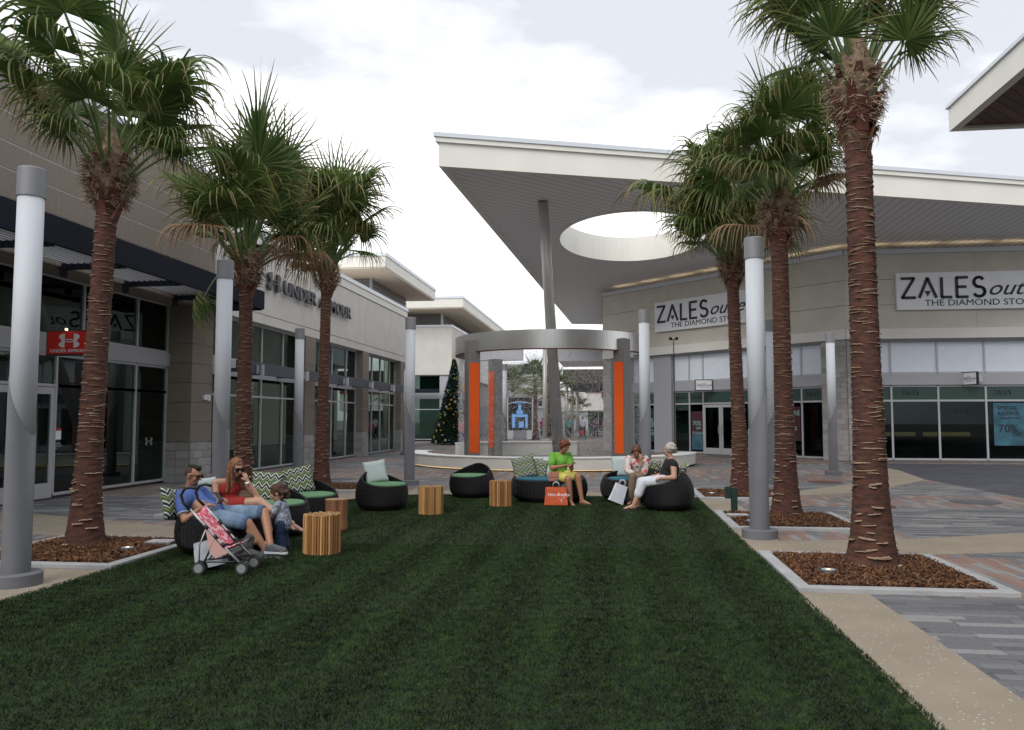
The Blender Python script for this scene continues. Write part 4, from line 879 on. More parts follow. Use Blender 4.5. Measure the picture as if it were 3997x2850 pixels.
def frond_mesh(elev, seed, dry=False, droop=1.0, big=1.0):
    """fan leaf; petiole leaves the origin in the x-z plane at this elevation"""
    rn = random.Random(seed); mb = MB(); cols = []
    e_ = math.radians(elev); PLn = 1.38 * big * rn.uniform(.8, 1.15); pts = []; p = Vector((0, 0, 0)); a = e_
    for k in range(7):
        pts.append(p.copy()); p = p + Vector((math.cos(a), 0, math.sin(a))) * PLn / 6; a -= math.radians(rn.uniform(2, 5)) * min(droop, 1.6)
    pts[-1] = pts[-1]
    mb.tube(pts, [.030 - .003 * k for k in range(7)], 6, 0); nv = len(mb.v); cols += [(0, .5, 0)] * nv
    hub = pts[-1]; d = Vector((math.cos(a), 0, math.sin(a))); side = Vector((0, 1, 0)); upn = side.cross(d) * -1
    if upn.z < 0: upn = -upn
    ns = 40; sl_ = 1.0 * big
    for i in range(ns):
        f_ = i / (ns - 1) * 2 - 1; ang = f_ * math.radians(116); fold = .75 * (1 if i % 2 else -1)
        dr = (d * math.cos(ang) + side * math.sin(ang)); dr = (dr + upn * (.16 * abs(f_))).normalized()
        Ls = sl_ * (1.0 - .22 * abs(f_) ** 2) * rn.uniform(.85, 1.15); web = .44 * rn.uniform(.85, 1.1)
        tg = dr.cross(upn).normalized(); q = hub.copy(); n = 10; dirc = dr.copy(); row = []
        hang = droop * rn.uniform(.5, 1.4); shade = rn.random(); dryt = rn.uniform(.4, 1) if rn.random() < .85 else 0
        jx, jy = rn.uniform(-.35, .35), rn.uniform(-.35, .35)
        for k in range(n + 1):
            s = k / n; wd = sl_ * .029 * s / .44 if s < web else sl_ * (.0125 * (1 - (s - web) / (1 - web)) ** .75 + .0015)
            nrm = dirc.cross(tg).normalized()
            row.append((q + tg * wd + nrm * fold * wd, q - tg * wd - nrm * fold * wd * .3, s))
            if s < web: dirc = (dirc + Vector((0, 0, -.025 * droop))).normalized()
            else:
                dirc = (dirc + Vector((jx * .10, jy * .10, -.30 * hang))).normalized()
            q = q + dirc * Ls / n; t2 = (tg - dirc * tg.dot(dirc))
            tg = t2.normalized() if t2.length > .05 else dirc.orthogonal().normalized()
        vs_ = []
        for (l, r, s) in row: vs_ += [l, r]; cols += [(s, shade, dryt), (s, shade, dryt)]
        mb.add(vs_, [(2 * k, 2 * k + 1, 2 * k + 3, 2 * k + 2) for k in range(n)], 1)
    me = mb.mesh('frond', [M['petiole'] if not dry else M['leafd'], M['leafd'] if dry else M['leaf']], False)
    ca = me.color_attributes.new('tip', 'FLOAT_COLOR', 'POINT'); ca.data.foreach_set('color', np.array([(*c_, 1) for c_ in cols], dtype=np.float32).ravel()); return me
FR = {}
for el in (86, 76, 66, 54, 40, 24, 4): FR[el] = [frond_mesh(el, 100 + el * 3, droop=.25 if el > 50 else .7), frond_mesh(el, 200 + el * 3, droop=1.25), frond_mesh(el, 300 + el * 3, droop=1.7)]
FRD = {el: [frond_mesh(el, 900 + el, True, 2.4, .92)] for el in (60, 42, 18, -30)}
def trunk_prof(H, br):
    def R(z):
        return br * (.118 + .066 * math.exp(-z / 1.8) + .095 * math.exp(-z / .33)) / .15
    return R
def palm(x, y, H, label, br=.16, lean=(0, 0), seed=1, boots='hair', crown=30, big=1.0, dryn=4, lo=-1, hang=.5, up=.75):
    rn = random.Random(seed)
    t = thing('palm_tree', label, 'palm tree', (x, y, .02), rn.uniform(0, 6), 'fan palms in the planters'); R = trunk_prof(H, br)
    t.rotation_euler = (0, 0, 0)
    cxy = lambda z: (lean[0] * (z / H) ** 1.3, lean[1] * (z / H) ** 1.3)
    n = 36; nz = int(H / .022); vs_ = []; off = [rn.uniform(0, 6.28) for _ in range(6)]
    for j in range(nz + 1):
        z = H * j / nz; c_ = cxy(z)
        for i in range(n):
            a = 2 * PI * i / n; ph = (z / .075 + .35 * math.sin(2 * a + off[0]) + .25 * math.sin(3 * a + off[1] + z)) % 1
            r = R(z) * (1 + .02 * math.sin(3 * a + z * 2)) + .010 * (1 - ph) + rn.uniform(-.003, .003)
            vs_.append((c_[0] + r * math.cos(a), c_[1] + r * math.sin(a), z - .02))
    mb = MB().add(vs_, [(j * n + i, j * n + (i + 1) % n, (j + 1) * n + (i + 1) % n, (j + 1) * n + i) for j in range(nz) for i in range(n)]); mb.build('trunk', M['trunk'], t, True)
    sb = MB(); z = .06
    while z < H - .1:
        for k in range(rn.choice([3, 4, 5])):
            a0 = rn.uniform(0, 2 * PI); sp = rn.uniform(.6, 1.6) if z > .9 else rn.uniform(.3, .8); m_ = 8; zz_ = z + rn.uniform(-.03, .03); tilt = rn.uniform(-.02, .02); th_ = (.0045 if z > .9 else .008) * rn.uniform(.5, 1.4); pr_ = .008 if z > 1 else rn.uniform(.012, .032)
            v2 = []
            for q in range(m_ + 1):
                a = a0 + sp * q / m_; c_ = cxy(zz_); fall = math.sin(PI * q / m_) ** .5; r0 = R(zz_) + .002; r1 = r0 + .010 + pr_ * fall; dz = tilt * (q / m_ - .5) + rn.uniform(-.003, .003)
                for (r, w) in ((r0, th_), (r1, th_ * .6 * fall), (r1, -th_ * .6 * fall), (r0, -th_)): v2.append((c_[0] + r * math.cos(a), c_[1] + r * math.sin(a), zz_ + dz + w))
            sb.add(v2, [(q * 4 + u, q * 4 + u + 1, q * 4 + u + 5, q * 4 + u + 4) for q in range(m_) for u in range(3)])
        z += rn.uniform(.05, .08) if z > .8 else rn.uniform(.07, .10)
    tag(sb.build('leaf_scars', M['scar'], t), kind='stuff')
    # boots: old leaf bases wrapping the top of the trunk
    topc = Vector((*cxy(H), H)); rt = R(H)
    bb = MB()
    for k in range(16):
        a = k * 2.4; zz_ = H - .35 + k * .035; up = rn.uniform(.25, .42); o_ = Vector((math.cos(a), math.sin(a), 0)); s_ = Vector((-math.sin(a), math.cos(a), 0)); w = rt * rn.uniform(.5, .75)
        c_ = Vector((*cxy(zz_), zz_)); r0 = rt + .005
        P = [c_ + o_ * r0 - s_ * w, c_ + o_ * r0 + s_ * w, c_ + o_ * (r0 + .06) + s_ * w * .75 + Vector((0, 0, up * .5)), c_ + o_ * (r0 + .06) - s_ * w * .75 + Vector((0, 0, up * .5)), c_ + o_ * (r0 + .15) + s_ * .03 + Vector((0, 0, up)), c_ + o_ * (r0 + .15) - s_ * .03 + Vector((0, 0, up))]
        P += [p - o_ * .04 for p in P]
        bb.add(P, [(0, 1, 2, 3), (3, 2, 4, 5), (7, 6, 9, 8), (8, 9, 11, 10), (0, 6, 7, 1), (1, 7, 8, 2), (2, 8, 10, 4), (3, 9, 6, 0), (5, 11, 9, 3), (4, 10, 11, 5)])
    tag(bb.build('leaf_boots', M['boot'], t), kind='stuff')
    # fibre sleeve: thousands of curled strips
    fb = MB(); hs = .75
    core = MB().lathe([(rt, 0), (rt + .05, .15), (rt + .10, .35), (rt + .07, .6), (rt * .8, .85), (rt * .35, 1.05)], 20); core.v = [(v[0] + topc.x + rn.uniform(-.01, .01), v[1] + topc.y + rn.uniform(-.01, .01), v[2] + H - .1) for v in core.v]; core.build('fibre_core', M['fibre'], t)
    for k in range(1500):
        a = rn.uniform(0, 2 * PI); zz_ = rn.uniform(H - .15, H + .72); fz = (zz_ - H + .15) / .87; r = rt + .03 + .125 * math.sin(PI * min(1, fz * 1.1)) ** .8 * (1 if fz < .8 else .6)
        if fz > .75: r = rt * (1.3 - fz * .8)
        p = topc * 1.0; p.z = zz_; p = p + Vector((math.cos(a), math.sin(a), 0)) * r; dr = Vector((math.cos(a + rn.uniform(-1.3, 1.3)), math.sin(a + rn.uniform(-1.3, 1.3)), rn.uniform(-.9, .4))).normalized(); Lc = rn.uniform(.04, .16); w = rn.uniform(.003, .012); s_ = dr.orthogonal().normalized(); v2 = []
        for q in range(4):
            v2 += [p + s_ * w * (1 - q / 4.2), p - s_ * w * (1 - q / 4.2)]; p = p + dr * Lc / 3; dr = (dr + Vector((rn.uniform(-.4, .4), rn.uniform(-.4, .4), rn.uniform(-.5, .2)))).normalized()
        fb.add(v2, [(2 * q, 2 * q + 1, 2 * q + 3, 2 * q + 2) for q in range(3)])
    tag(fb.build('palm_fibres', M['fibre'], t), kind='stuff')
    if boots == 'tattered':
        for k, a in enumerate((-.1, .35, 3.3)): link('dead_frond', FRD[-30][0], t, tuple(topc + Vector((0, 0, .2))), (0, .5, a), (.42, .42, .42))
    els = list(FR.keys()); hub = topc + Vector((0, 0, up))
    for k in range(crown):
        f_ = k / crown; el = els[max(0, min(6, int(f_ ** .95 * (6.6 + lo) + rn.uniform(-.5, .7))))]; a = k * 2.39996 + rn.uniform(-.3, .3); s = big * rn.uniform(.72, 1.08) * (1.12 - .34 * f_)
        h_ = hub + Vector((math.cos(a) * .05, math.sin(a) * .05, -.35 * f_))
        link('frond', FR[el][(1 + rn.randrange(2)) if rn.random() < hang else 0], t, tuple(h_), (rn.uniform(-.4, .4), rn.uniform(-.15, .15), a), (s, s, s))
    for k in range(dryn):
        el = [60, 42, 60, 42, 60, 18][k % 6]; a = rn.uniform(0, 6.28); s = big * rn.uniform(.7, .95); link('dead_frond', FRD[el][0], t, tuple(hub + Vector((0, 0, -.4))), (rn.uniform(-.1, .1), 0, a), (s, s, s))
    return t
palm(2.72, 9.0, 5.02, 'nearest right-hand palm with a thick dark ringed trunk', .158, (.0, .1), 3, 'tattered', 24, 1.0, 0, -3.4, .3, 1.6)
palm(2.75, 13.4, 4.75, 'middle right-hand palm with a bulging fibre collar', .150, (-.02, 0), 5, 'hair', 34, 1.02, 1, -3.4, .95, 1.05)
palm(2.68, 17.6, 4.72, 'farthest right-hand palm, shorter, in front of the ZALES sign', .145, (-.10, 0), 8, 'hair', 42, 1.32, 3, -3.4, .9, 1.2)
palm(-6.45, 9.15, 4.42, 'nearest left-hand palm beside the glass store doors', .140, (.12, .05), 11, 'hair', 30, 1.02, 0, -3.4, .85, 1.0)
p_ = palm(-6.55, 13.55, 4.12, 'left palm behind the woman in red, many dry leaves', .130, (-.02, 0), 14, 'hair', 38, 1.16, 5, -2.7, .35, .95)
link('frond', FR[4][2], p_, (-.1, 0, 4.6), (0, .75, 3.3), (.8, .8, .8))
p_ = palm(-6.85, 18.2, 4.82, 'left palm in front of the raised wall lettering', .135, (.05, 0), 17, 'hair', 40, 1.34, 3, -3.3, .35, 1.25)
link('frond', FR[40][2], p_, (.1, 0, 5.2), (0, .1, -.2), (.8, .8, .8))
def far_palm(x, y, H, label, s, seed):
    rn = random.Random(seed); t = thing('palm_tree', label, 'palm tree', (x, y, 0), 0, 'far palms beyond the fountain')
    mb = MB().lathe([(.30, 0), (.2, .8), (.16, 2), (.15, H)], 14); mb.build('trunk', M['trunk'], t, True); els = list(FR.keys())
    sb = MB()
    for k in range(int(H / .13)): sb.lathe([(.175 + .05 * max(0, 1 - k * .13), k * .13), (.18 + .05 * max(0, 1 - k * .13), k * .13 + .02)], 14)
    sb.build('leaf_scars', M['scar'], t)
    for k in range(30): link('frond', FR[els[min(6, k // 5 + 1)]][k % 2], t, (0, 0, H - .02 * k), (0, 0, k * 2.4), (s, s, s))
far_palm(-5.95, 61, 4.4, 'full green palm above the map kiosk', 1.0, 1); far_palm(-4.5, 62.5, 3.9, 'darker palm right of the leaning column', .9, 2); far_palm(-4.0, 90, 2.6, 'small palm far down the mall', .9, 3); far_palm(-8.3, 66, 4.3, 'pale palm left of the map kiosk top', .9, 4); far_palm(-5.6, 70, 4.6, 'palm with ringed trunk beside the slim column', .9, 5)

# ------------------------------------------------------------------ christmas tree
XT = thing('christmas_tree', 'tall decorated christmas tree left of the fountain', 'christmas tree', (-9.95, 49.3, 0))
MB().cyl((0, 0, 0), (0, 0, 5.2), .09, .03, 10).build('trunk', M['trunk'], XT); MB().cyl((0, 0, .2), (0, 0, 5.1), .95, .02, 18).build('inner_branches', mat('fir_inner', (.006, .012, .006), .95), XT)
n = 34000; z = RNG.uniform(0, 1, n) ** 1.5; rr = (1 - z) * 1.36 * (RNG.uniform(.35, 1, n) ** .4); a = RNG.uniform(0, 2 * PI, n); rr *= 1 + .07 * np.sin(a * 9 + z * 40)
c_ = np.stack([rr * np.cos(a), rr * np.sin(a), .12 + z * 5.2], 1); o_ = np.stack([np.cos(a), np.sin(a), RNG.uniform(-.7, .3, n)], 1) + RNG.normal(0, .5, (n, 3)); o_ /= np.linalg.norm(o_, axis=1)[:, None]
s_ = np.cross(o_, RNG.normal(0, 1, (n, 3))); s_ /= np.linalg.norm(s_, axis=1)[:, None]; Lc = RNG.uniform(.08, .18, n)[:, None]
V = np.stack([c_ - s_ * .022, c_ + s_ * .022, c_ + o_ * Lc], 1).reshape(-1, 3)
tag(link('needles', tri_mesh('needles', V, np.arange(3 * n).reshape(-1, 3), [mat('fir_needle', (.012, .032, .014), .8), mat('fir_needle_light', (.02, .055, .022), .8)], RNG.integers(0, 2, n)), XT), kind='stuff')
oc = [mat('ornament_gold', (.55, .33, .10), .25, .6), mat('ornament_blue', (.03, .20, .42), .2, .5), mat('ornament_lime', (.25, .38, .06), .25, .5), mat('ornament_cream', (.7, .6, .42), .6)]
om = [MB().sph((0, 0, 0), 1, 10, 8).mesh('ornament', m, True) for m in oc]
st = MB(); st.prismxz([(math.cos(PI / 2 + k * PI / 5) * (1 if k % 2 == 0 else .35), math.sin(PI / 2 + k * PI / 5) * (1 if k % 2 == 0 else .35)) for k in range(10)], -.12, .12); stm = st.mesh('starfish', oc[3])
for k in range(230):
    z = random.random() ** 1.3; a = random.uniform(0, 6.28); r = (1 - z) * 1.34 + .02; q = random.choice([0, 0, 1, 1, 2]); s = random.uniform(.035, .075)
    link('ornament', om[q], XT, (r * math.cos(a), r * math.sin(a), .15 + z * 5.1), (0, 0, 0), (s, s, s))
for k in range(34):
    z = random.random() ** 1.2; a = random.uniform(3.0, 6.4); r = (1 - z) * 1.36 + .03; link('starfish_ornament', stm, XT, (r * math.cos(a), r * math.sin(a), .2 + z * 5.0), (random.uniform(-.4, .4), random.uniform(0, 6), a + PI / 2), (.11, .11, .11))
link('tree_star', stm, XT, (0, 0, 5.42), (0, 0, 0), (.2, .2, .2))

# ------------------------------------------------------------------ wicker pods
M['wicker'] = mat('black_wicker', (.011, .010, .012), .6, spec=.22, nscale=40, namt=.4)
M['cush_green'] = mat('green_cushion', (.11, .235, .12), .85, nscale=20, namt=.06, bump=.3, bscale=200); M['cush_teal'] = mat('teal_cushion', (.022, .11, .16), .85, nscale=20, namt=.06, bump=.3, bscale=200)
M['pil_pale'] = mat('pale_pillow', (.42, .50, .49), .9, nscale=10, namt=.04, bump=.2, bscale=150)
def zigzag():
    m = bpy.data.materials.new('zigzag_fabric'); m.use_nodes = True; t = m.node_tree; b = t.nodes['Principled BSDF']; b.inputs['Roughness'].default_value = .9
    c = t.nodes.new('ShaderNodeTexCoord'); s = t.nodes.new('ShaderNodeSeparateXYZ'); t.links.new(c.outputs['Object'], s.inputs[0])
    def mt(op, a, bb=None, cc=None):
        n_ = t.nodes.new('ShaderNodeMath'); n_.operation = op
        for i_, v in enumerate((a, bb, cc)):
            if v is None: continue
            if isinstance(v, (int, float)): n_.inputs[i_].default_value = v
            else: t.links.new(v, n_.inputs[i_])
        return n_.outputs[0]
    pp = mt('PINGPONG', s.outputs[0], .052); v = mt('MULTIPLY_ADD', pp, 1.3, s.outputs[2]); fr = mt('FRACT', mt('MULTIPLY', v, 6.8))
    r = t.nodes.new('ShaderNodeValToRGB'); r.color_ramp.interpolation = 'CONSTANT'
    cs = [(0, (.010, .018, .045)), (.26, (.52, .53, .42)), (.40, (.05, .085, .035)), (.62, (.17, .22, .08)), (.76, (.02, .04, .05)), (.88, (.48, .50, .40))]
    r.color_ramp.elements[0].color = (*cs[0][1], 1); r.color_ramp.elements[1].position = cs[1][0]; r.color_ramp.elements[1].color = (*cs[1][1], 1)
    for p_, c_ in cs[2:]: e = r.color_ramp.elements.new(p_); e.color = (*c_, 1)
    t.links.new(fr, r.inputs[0]); t.links.new(r.outputs[0], b.inputs['Base Color']); return m
M['zig'] = zigzag()
def pod_mesh(sx=1.0, sy=1.0, back=.26, front=.37):
    """basket; the back of the seat is at +y"""
    mb = MB(); n = 120; nz = 44; vs_ = []
    def rr(z): 
        u = (z - .26) / .50; r = .46 * math.sqrt(max(.05, 1 - u * u)); 
        if z < .12: r -= .05 * ((.12 - z) / .12) ** 1.6
        return r
    for j in range(nz + 1):
        for i in range(n):
            a = 2 * PI * i / n; rim = front + back * (max(0, (1 + math.sin(a)) / 2)) ** 1.7; z = rim * j / nz; wv = .0035 * (1 if (i // 2 + j) % 2 else -1) if j < nz - 1 else .004
            r = rr(z) + wv; lean_ = 0
            vs_.append((r * math.cos(a) * sx, r * math.sin(a) * sy, z))
    for j in range(1, 9):       # rolled rim and inner wall
        for i in range(n):
            a = 2 * PI * i / n; rim = front + back * (max(0, (1 + math.sin(a)) / 2)) ** 1.7; d = [(0, .008, .012), (1, .022, .014), (2, .036, .006)][j - 1] if j < 4 else (j, .042, -.04 * (j - 3))
            z = rim + d[2]; z = max(z, .30); r = rr(min(rim, .70)) - d[1] + (0 if j < 4 else (rr(z) - rr(rim)) * .6); vs_.append((r * math.cos(a) * sx, r * math.sin(a) * sy, z))
    tot = nz + 1 + 8
    mb.add(vs_, [(j * n + i, j * n + (i + 1) % n, (j + 1) * n + (i + 1) % n, (j + 1) * n + i) for j in range(tot - 1) for i in range(n)] + [tuple(range(n - 1, -1, -1)), tuple(range((tot - 1) * n, tot * n))]); return mb.mesh('basket', M['wicker'], False)
PODM = pod_mesh(1, 1, .25, .405); SOFM = pod_mesh(1.62, 1.0, .17, .40)
def cushion(m, parent, r=.40, sx=1, sy=1, z=.395, y=-.04, th_=.06):
    pr = [(r * .9, z), (r * .985, z + th_ * .25), (r, z + th_ * .5), (r * .985, z + th_ * .78), (r * .93, z + th_), (r * .6, z + th_ * 1.12), (.02, z + th_ * 1.15)]
    return MB().lathe(pr, 48, sx=sx, sy=sy).build('cushion', m, parent, True, (0, y, 0))
def pod(x, y, rot, cm, label, sofa=False):
    t = thing('wicker_sofa' if sofa else 'wicker_chair', label, 'wicker sofa' if sofa else 'wicker chair', (x, y, .025), rot, 'round black wicker seats on the lawn')
    link('basket', SOFM if sofa else PODM, t); cushion(M[cm], t, .375, 1.68 if sofa else 1.0, 1, y=-.07); return t
def pillow(loc, rot, m, label, s=.44, group='scatter pillows'):
    mb = MB(); n = 14; vs_ = []
    for sd_ in (-1, 1):
        for j in range(n + 1):
            for i in range(n + 1):
                u, v = i / n * 2 - 1, j / n * 2 - 1; th_ = ((1 - u ** 4) * (1 - v ** 4)) ** .55; pin = 1 - .07 * (1 - abs(u) ** 2) * abs(v) ** 3; pin2 = 1 - .07 * (1 - abs(v) ** 2) * abs(u) ** 3
                wr = .004 * math.sin(7 * u + 5 * v) * th_
                vs_.append((u * s / 2 * pin2, sd_ * (.065 * th_ + wr * .5) , v * s / 2 * pin))
    k = (n + 1) ** 2; fs2 = []
    for sd_ in (0, 1):
        for j in range(n):
            for i in range(n):
                q = (j * (n + 1) + i + sd_ * k, j * (n + 1) + i + 1 + sd_ * k, (j + 1) * (n + 1) + i + 1 + sd_ * k, (j + 1) * (n + 1) + i + sd_ * k); fs2.append(q if sd_ == 0 else q[::-1])
    mb.add(vs_, fs2); o = mb.build('pillow', M[m], None, True, loc, rot); w = o.modifiers.new('weld', 'WELD'); w.merge_threshold = .0005
    return tag(o, label, 'pillow', group)
R_ = math.radians
SA = pod(-4.72, 9.32, PI / 2 - .12, 'cush_teal', 'wicker sofa on which the man and woman sit, teal cushion', True)
SA.scale = (.92, 1.08, 1)
pod(-4.62, 10.55, R_(40), 'cush_green', 'wicker chair with green cushion behind the toddler'); pod(-4.62, 11.75, R_(35), 'cush_green', 'wicker chair behind the solid log stool, green cushion')
pod(-4.06, 13.75, R_(58), 'cush_green', 'wicker chair with one plain pale pillow'); pod(-2.88, 16.15, R_(-25), 'cush_green', 'empty wicker chair with no pillow, green cushion')
pod(-1.25, 15.45, R_(0), 'cush_teal', 'wicker sofa under the woman in green, teal cushion', True); pod(.45, 15.75, R_(20), 'cush_teal', 'wicker sofa under the woman in the floral blouse, teal cushion', True)
pod(.93, 14.35, R_(-90 - 8), 'cush_green', 'wicker chair under the woman in the black top, green cushion')
pillow((-5.20, 9.02, .58), (R_(-22), R_(10), R_(75)), 'zig', 'zigzag pillow behind the back of the man', .42)
pillow((-5.10, 9.52, .66), (R_(-12), 0, R_(70)), 'pil_pale', 'pale pillow between the man and the woman in red', .42)
pillow((-4.80, 10.66, .66), (R_(-20), R_(4), R_(15)), 'zig', 'zigzag pillow just right of the woman in red'); pillow((-4.82, 11.86, .66), (R_(-20), R_(-12), R_(25)), 'zig', 'zigzag pillow above the toddler, on the farther chair', .44)
pillow((-4.22, 13.88, .66), (R_(-18), R_(-8), R_(30)), 'pil_pale', 'pale pillow on the single chair near the palm', .42)
pillow((-1.74, 15.52, .66), (R_(-16), R_(-14), R_(0)), 'zig', 'front zigzag pillow at the left end of the centre sofa', .46); pillow((-1.48, 15.66, .62), (R_(-16), R_(8), R_(-5)), 'zig', 'zigzag pillow tucked behind another one on the centre sofa', .42)
pillow((-1.20, 15.70, .64), (R_(-14), R_(3), 0), 'pil_pale', 'pale pillow behind the woman in green', .42)
pillow((.16, 16.02, .66), (R_(-12), 0, R_(10)), 'pil_pale', 'pale pillow left of the woman in the floral blouse', .42); pillow((.72, 15.98, .60), (R_(-16), R_(6), R_(8)), 'zig', 'zigzag pillow between the two seated women on the right', .42)
pillow((1.16, 14.40, .62), (R_(-25), R_(6), R_(-95)), 'zig', 'zigzag pillow behind the woman in the black top', .42)

# ------------------------------------------------------------------ stick tables
M['stick'] = [mat('teak_stick_%d' % i, c_, .6, nscale=6, namt=.3, stretch=(1, 1, .25), bump=.3, bscale=30) for i, c_ in enumerate([(.44, .23, .08), (.33, .155, .05), (.56, .33, .13), (.25, .115, .04)])]
M['stickend'] = mat('stick_end', (.38, .24, .12), .8, nscale=40, namt=.3)
stk = []
for i in range(4):
    mb = MB(); rn = random.Random(i); n = 9; vs_ = []
    for k in range(6):
        z = .455 * k / 5; ox, oy = rn.uniform(-.0015, .0015), rn.uniform(-.0015, .0015)
        for q in range(n): rr_ = .0143 * rn.uniform(.93, 1.07); vs_.append((ox + rr_ * math.cos(2 * PI * q / n), oy + rr_ * math.sin(2 * PI * q / n), z))
    mb.add(vs_, [(j * n + q, j * n + (q + 1) % n, (j + 1) * n + (q + 1) % n, (j + 1) * n + q) for j in range(5) for q in range(n)] + [tuple(range(n - 1, -1, -1))], 0); mb.add(vs_[-n:], [tuple(range(n))], 1)
    stk.append(mb.mesh('stick', [M['stick'][i], M['stickend']]))
def stool(x, y, rot, label, r=.205, s=1):
    t = thing('stick_table', label, 'side table', (x, y, .02), rot, 'round side tables made of upright sticks')
    nn = int(2 * PI * r / .0315)
    for ring in range(7):
        rr_ = r - ring * .031
        if rr_ < .015: nn = 1; rr_ = 0
        else: nn = int(2 * PI * rr_ / .0318)
        for k in range(nn):
            a = 2 * PI * k / nn + ring * .3; o = link('stick', stk[random.randrange(4)], t, (rr_ * math.cos(a), rr_ * math.sin(a), 0), (random.uniform(-.006, .006), random.uniform(-.006, .006), random.uniform(0, 6)), (1, 1, random.uniform(.975, 1.01) * s))
        if nn == 1: break
    return t
stool(-3.45, 9.22, 0, 'large stick table beside the toddler', .205); stool(-3.05, 13.2, 1, 'stick table standing alone before the pale pillow chair', .195, 1.0); stool(-2.06, 14.55, 2, 'stick table between the empty chair and the centre sofa', .19, 1.0)
M['log'] = mat('log_side', (.22, .10, .045), .6, nscale=5, namt=.5, stretch=(1, 1, .3), bump=.3, bscale=12); M['logtop'] = mat('log_top', (.30, .17, .09), .7, nscale=12, namt=.25)
t = thing('log_stool', 'solid log stool with a dark split, behind the large stick table', 'stool', (-3.90, 10.95, .02))
mb = MB(); n = 40; vs_ = []
for j in range(9):
    z = .45 * j / 8
    for i in range(n):
        a = 2 * PI * i / n; r = .165 * (1 + .06 * math.sin(3 * a + 1) + .04 * math.sin(5 * a)) * (.90 + .12 * abs(z - .2) * 2)
        if abs(((a - 5.35 + PI) % (2 * PI)) - PI) < .2: r *= .72
        vs_.append((r * math.cos(a), r * math.sin(a), z))
mb.add(vs_, [(j * n + i, j * n + (i + 1) % n, (j + 1) * n + (i + 1) % n, (j + 1) * n + i) for j in range(8) for i in range(n)] + [tuple(range(n - 1, -1, -1))], 0); mb.build('log', M['log'], t, True)
MB().add(vs_[-n:], [tuple(range(n))]).build('top_face', M['logtop'], t, loc=(0, 0, .0005))

# ------------------------------------------------------------------ people
def V3(*a): return Vector(a)
def hand(mb, w, d, up, s=1.0, curl=.5):
    """palm and five fingers leaving wrist w along d, curling towards -up"""
    w = Vector(w); d = Vector(d).normalized(); up = Vector(up); up = (up - d * up.dot(d)).normalized(); sd_ = d.cross(up)
    pc = w + d * .05 * s; mb.cap(w, pc, .021 * s, .025 * s)
    for k in range(4):
        b0 = w + d * .055 * s + sd_ * (k - 1.5) * .017 * s; L_ = [.062, .072, .068, .052][k] * s; mb.cap(w + d * .02 * s + sd_ * (k - 1.5) * .012 * s, b0 + d * .02 * s, .012 * s, .0105 * s)
        m1 = b0 + d * .02 * s + (d * math.cos(curl) - up * math.sin(curl)) * L_ * .5; m2 = m1 + (d * math.cos(curl * 2.2) - up * math.sin(curl * 2.2)) * L_ * .5
        mb.cap(b0 + d * .02 * s, m1, .0100 * s, .0092 * s); mb.cap(m1, m2, .0092 * s, .008 * s)
    th0 = w + d * .015 * s + sd_ * -.02 * s; th1 = th0 + (d * .6 - sd_ * .7 - up * .2).normalized() * .045 * s; mb.cap(th0, th1, .012 * s, .011 * s); mb.cap(th1, th1 + (d - up * .5).normalized() * .03 * s, .0105 * s, .009 * s)
def foot(mb, an, d, s=1.0):
    an = Vector(an); d = Vector(d).normalized(); sd_ = Vector((-d.y, d.x, 0))
    if sd_.length < .1: sd_ = Vector((1, 0, 0))
    heel = an + V3(0, 0, -.045 * s) - d * .025 * s; ball = an + d * .13 * s + V3(0, 0, -.062 * s); mb.cap(an, heel, .034 * s, .03 * s); mb.cap(an + V3(0, 0, -.02 * s), ball, .034 * s, .026 * s); mb.cap(heel, ball, .03 * s, .028 * s)
    for k in range(5): mb.cap(ball + sd_ * (k - 2) * .014 * s, ball + sd_ * (k - 2) * .017 * s + d * (.055 - .007 * abs(k - 1.3)) * s + V3(0, 0, -.006 * s), .012 * s, .009 * s)
def head(mb, c, f, s=1.0, up=(0, 0, 1)):
    """c = head centre, f = facing"""
    c = Vector(c); f = Vector(f).normalized(); up = Vector(up); up = (up - f * up.dot(f)).normalized(); r = f.cross(up)
    T = Matrix((r, f, up)).transposed(); P = lambda x, y, z: c + (r * x + f * y + up * z) * s
    mb.sph(P(0, -.012, .025), (.075 * s, .092 * s, .088 * s), 16, 12, 0, T); mb.sph(P(0, .018, -.035), (.056 * s, .062 * s, .075 * s), 14, 10, 0, T); mb.sph(P(0, .055, -.085), .022 * s)
    mb.cap(P(0, .085, .015), P(0, .108, -.022), .009 * s, .014 * s); mb.sph(P(0, .076, -.055), (.022 * s, .012 * s, .009 * s), 10, 6, 0, T); mb.sph(P(0, .075, .035), (.05 * s, .014 * s, .012 * s), 10, 6, 0, T)
    for q in (-1, 1): mb.sph(P(q * .078, -.008, -.005), (.010 * s, .022 * s, .032 * s), 10, 8, 0, T); mb.sph(P(q * .04, .06, -.02), .022 * s)
    return P, T
def eyes(P, T, parent, s=1.0):
    w = MB(); 
    for q in (-1, 1): w.sph(P(q * .031, .077, .014), (.013 * s, .006 * s, .006 * s), 8, 6, 0, T)
    w.build('eyes', M['black'], parent, True)
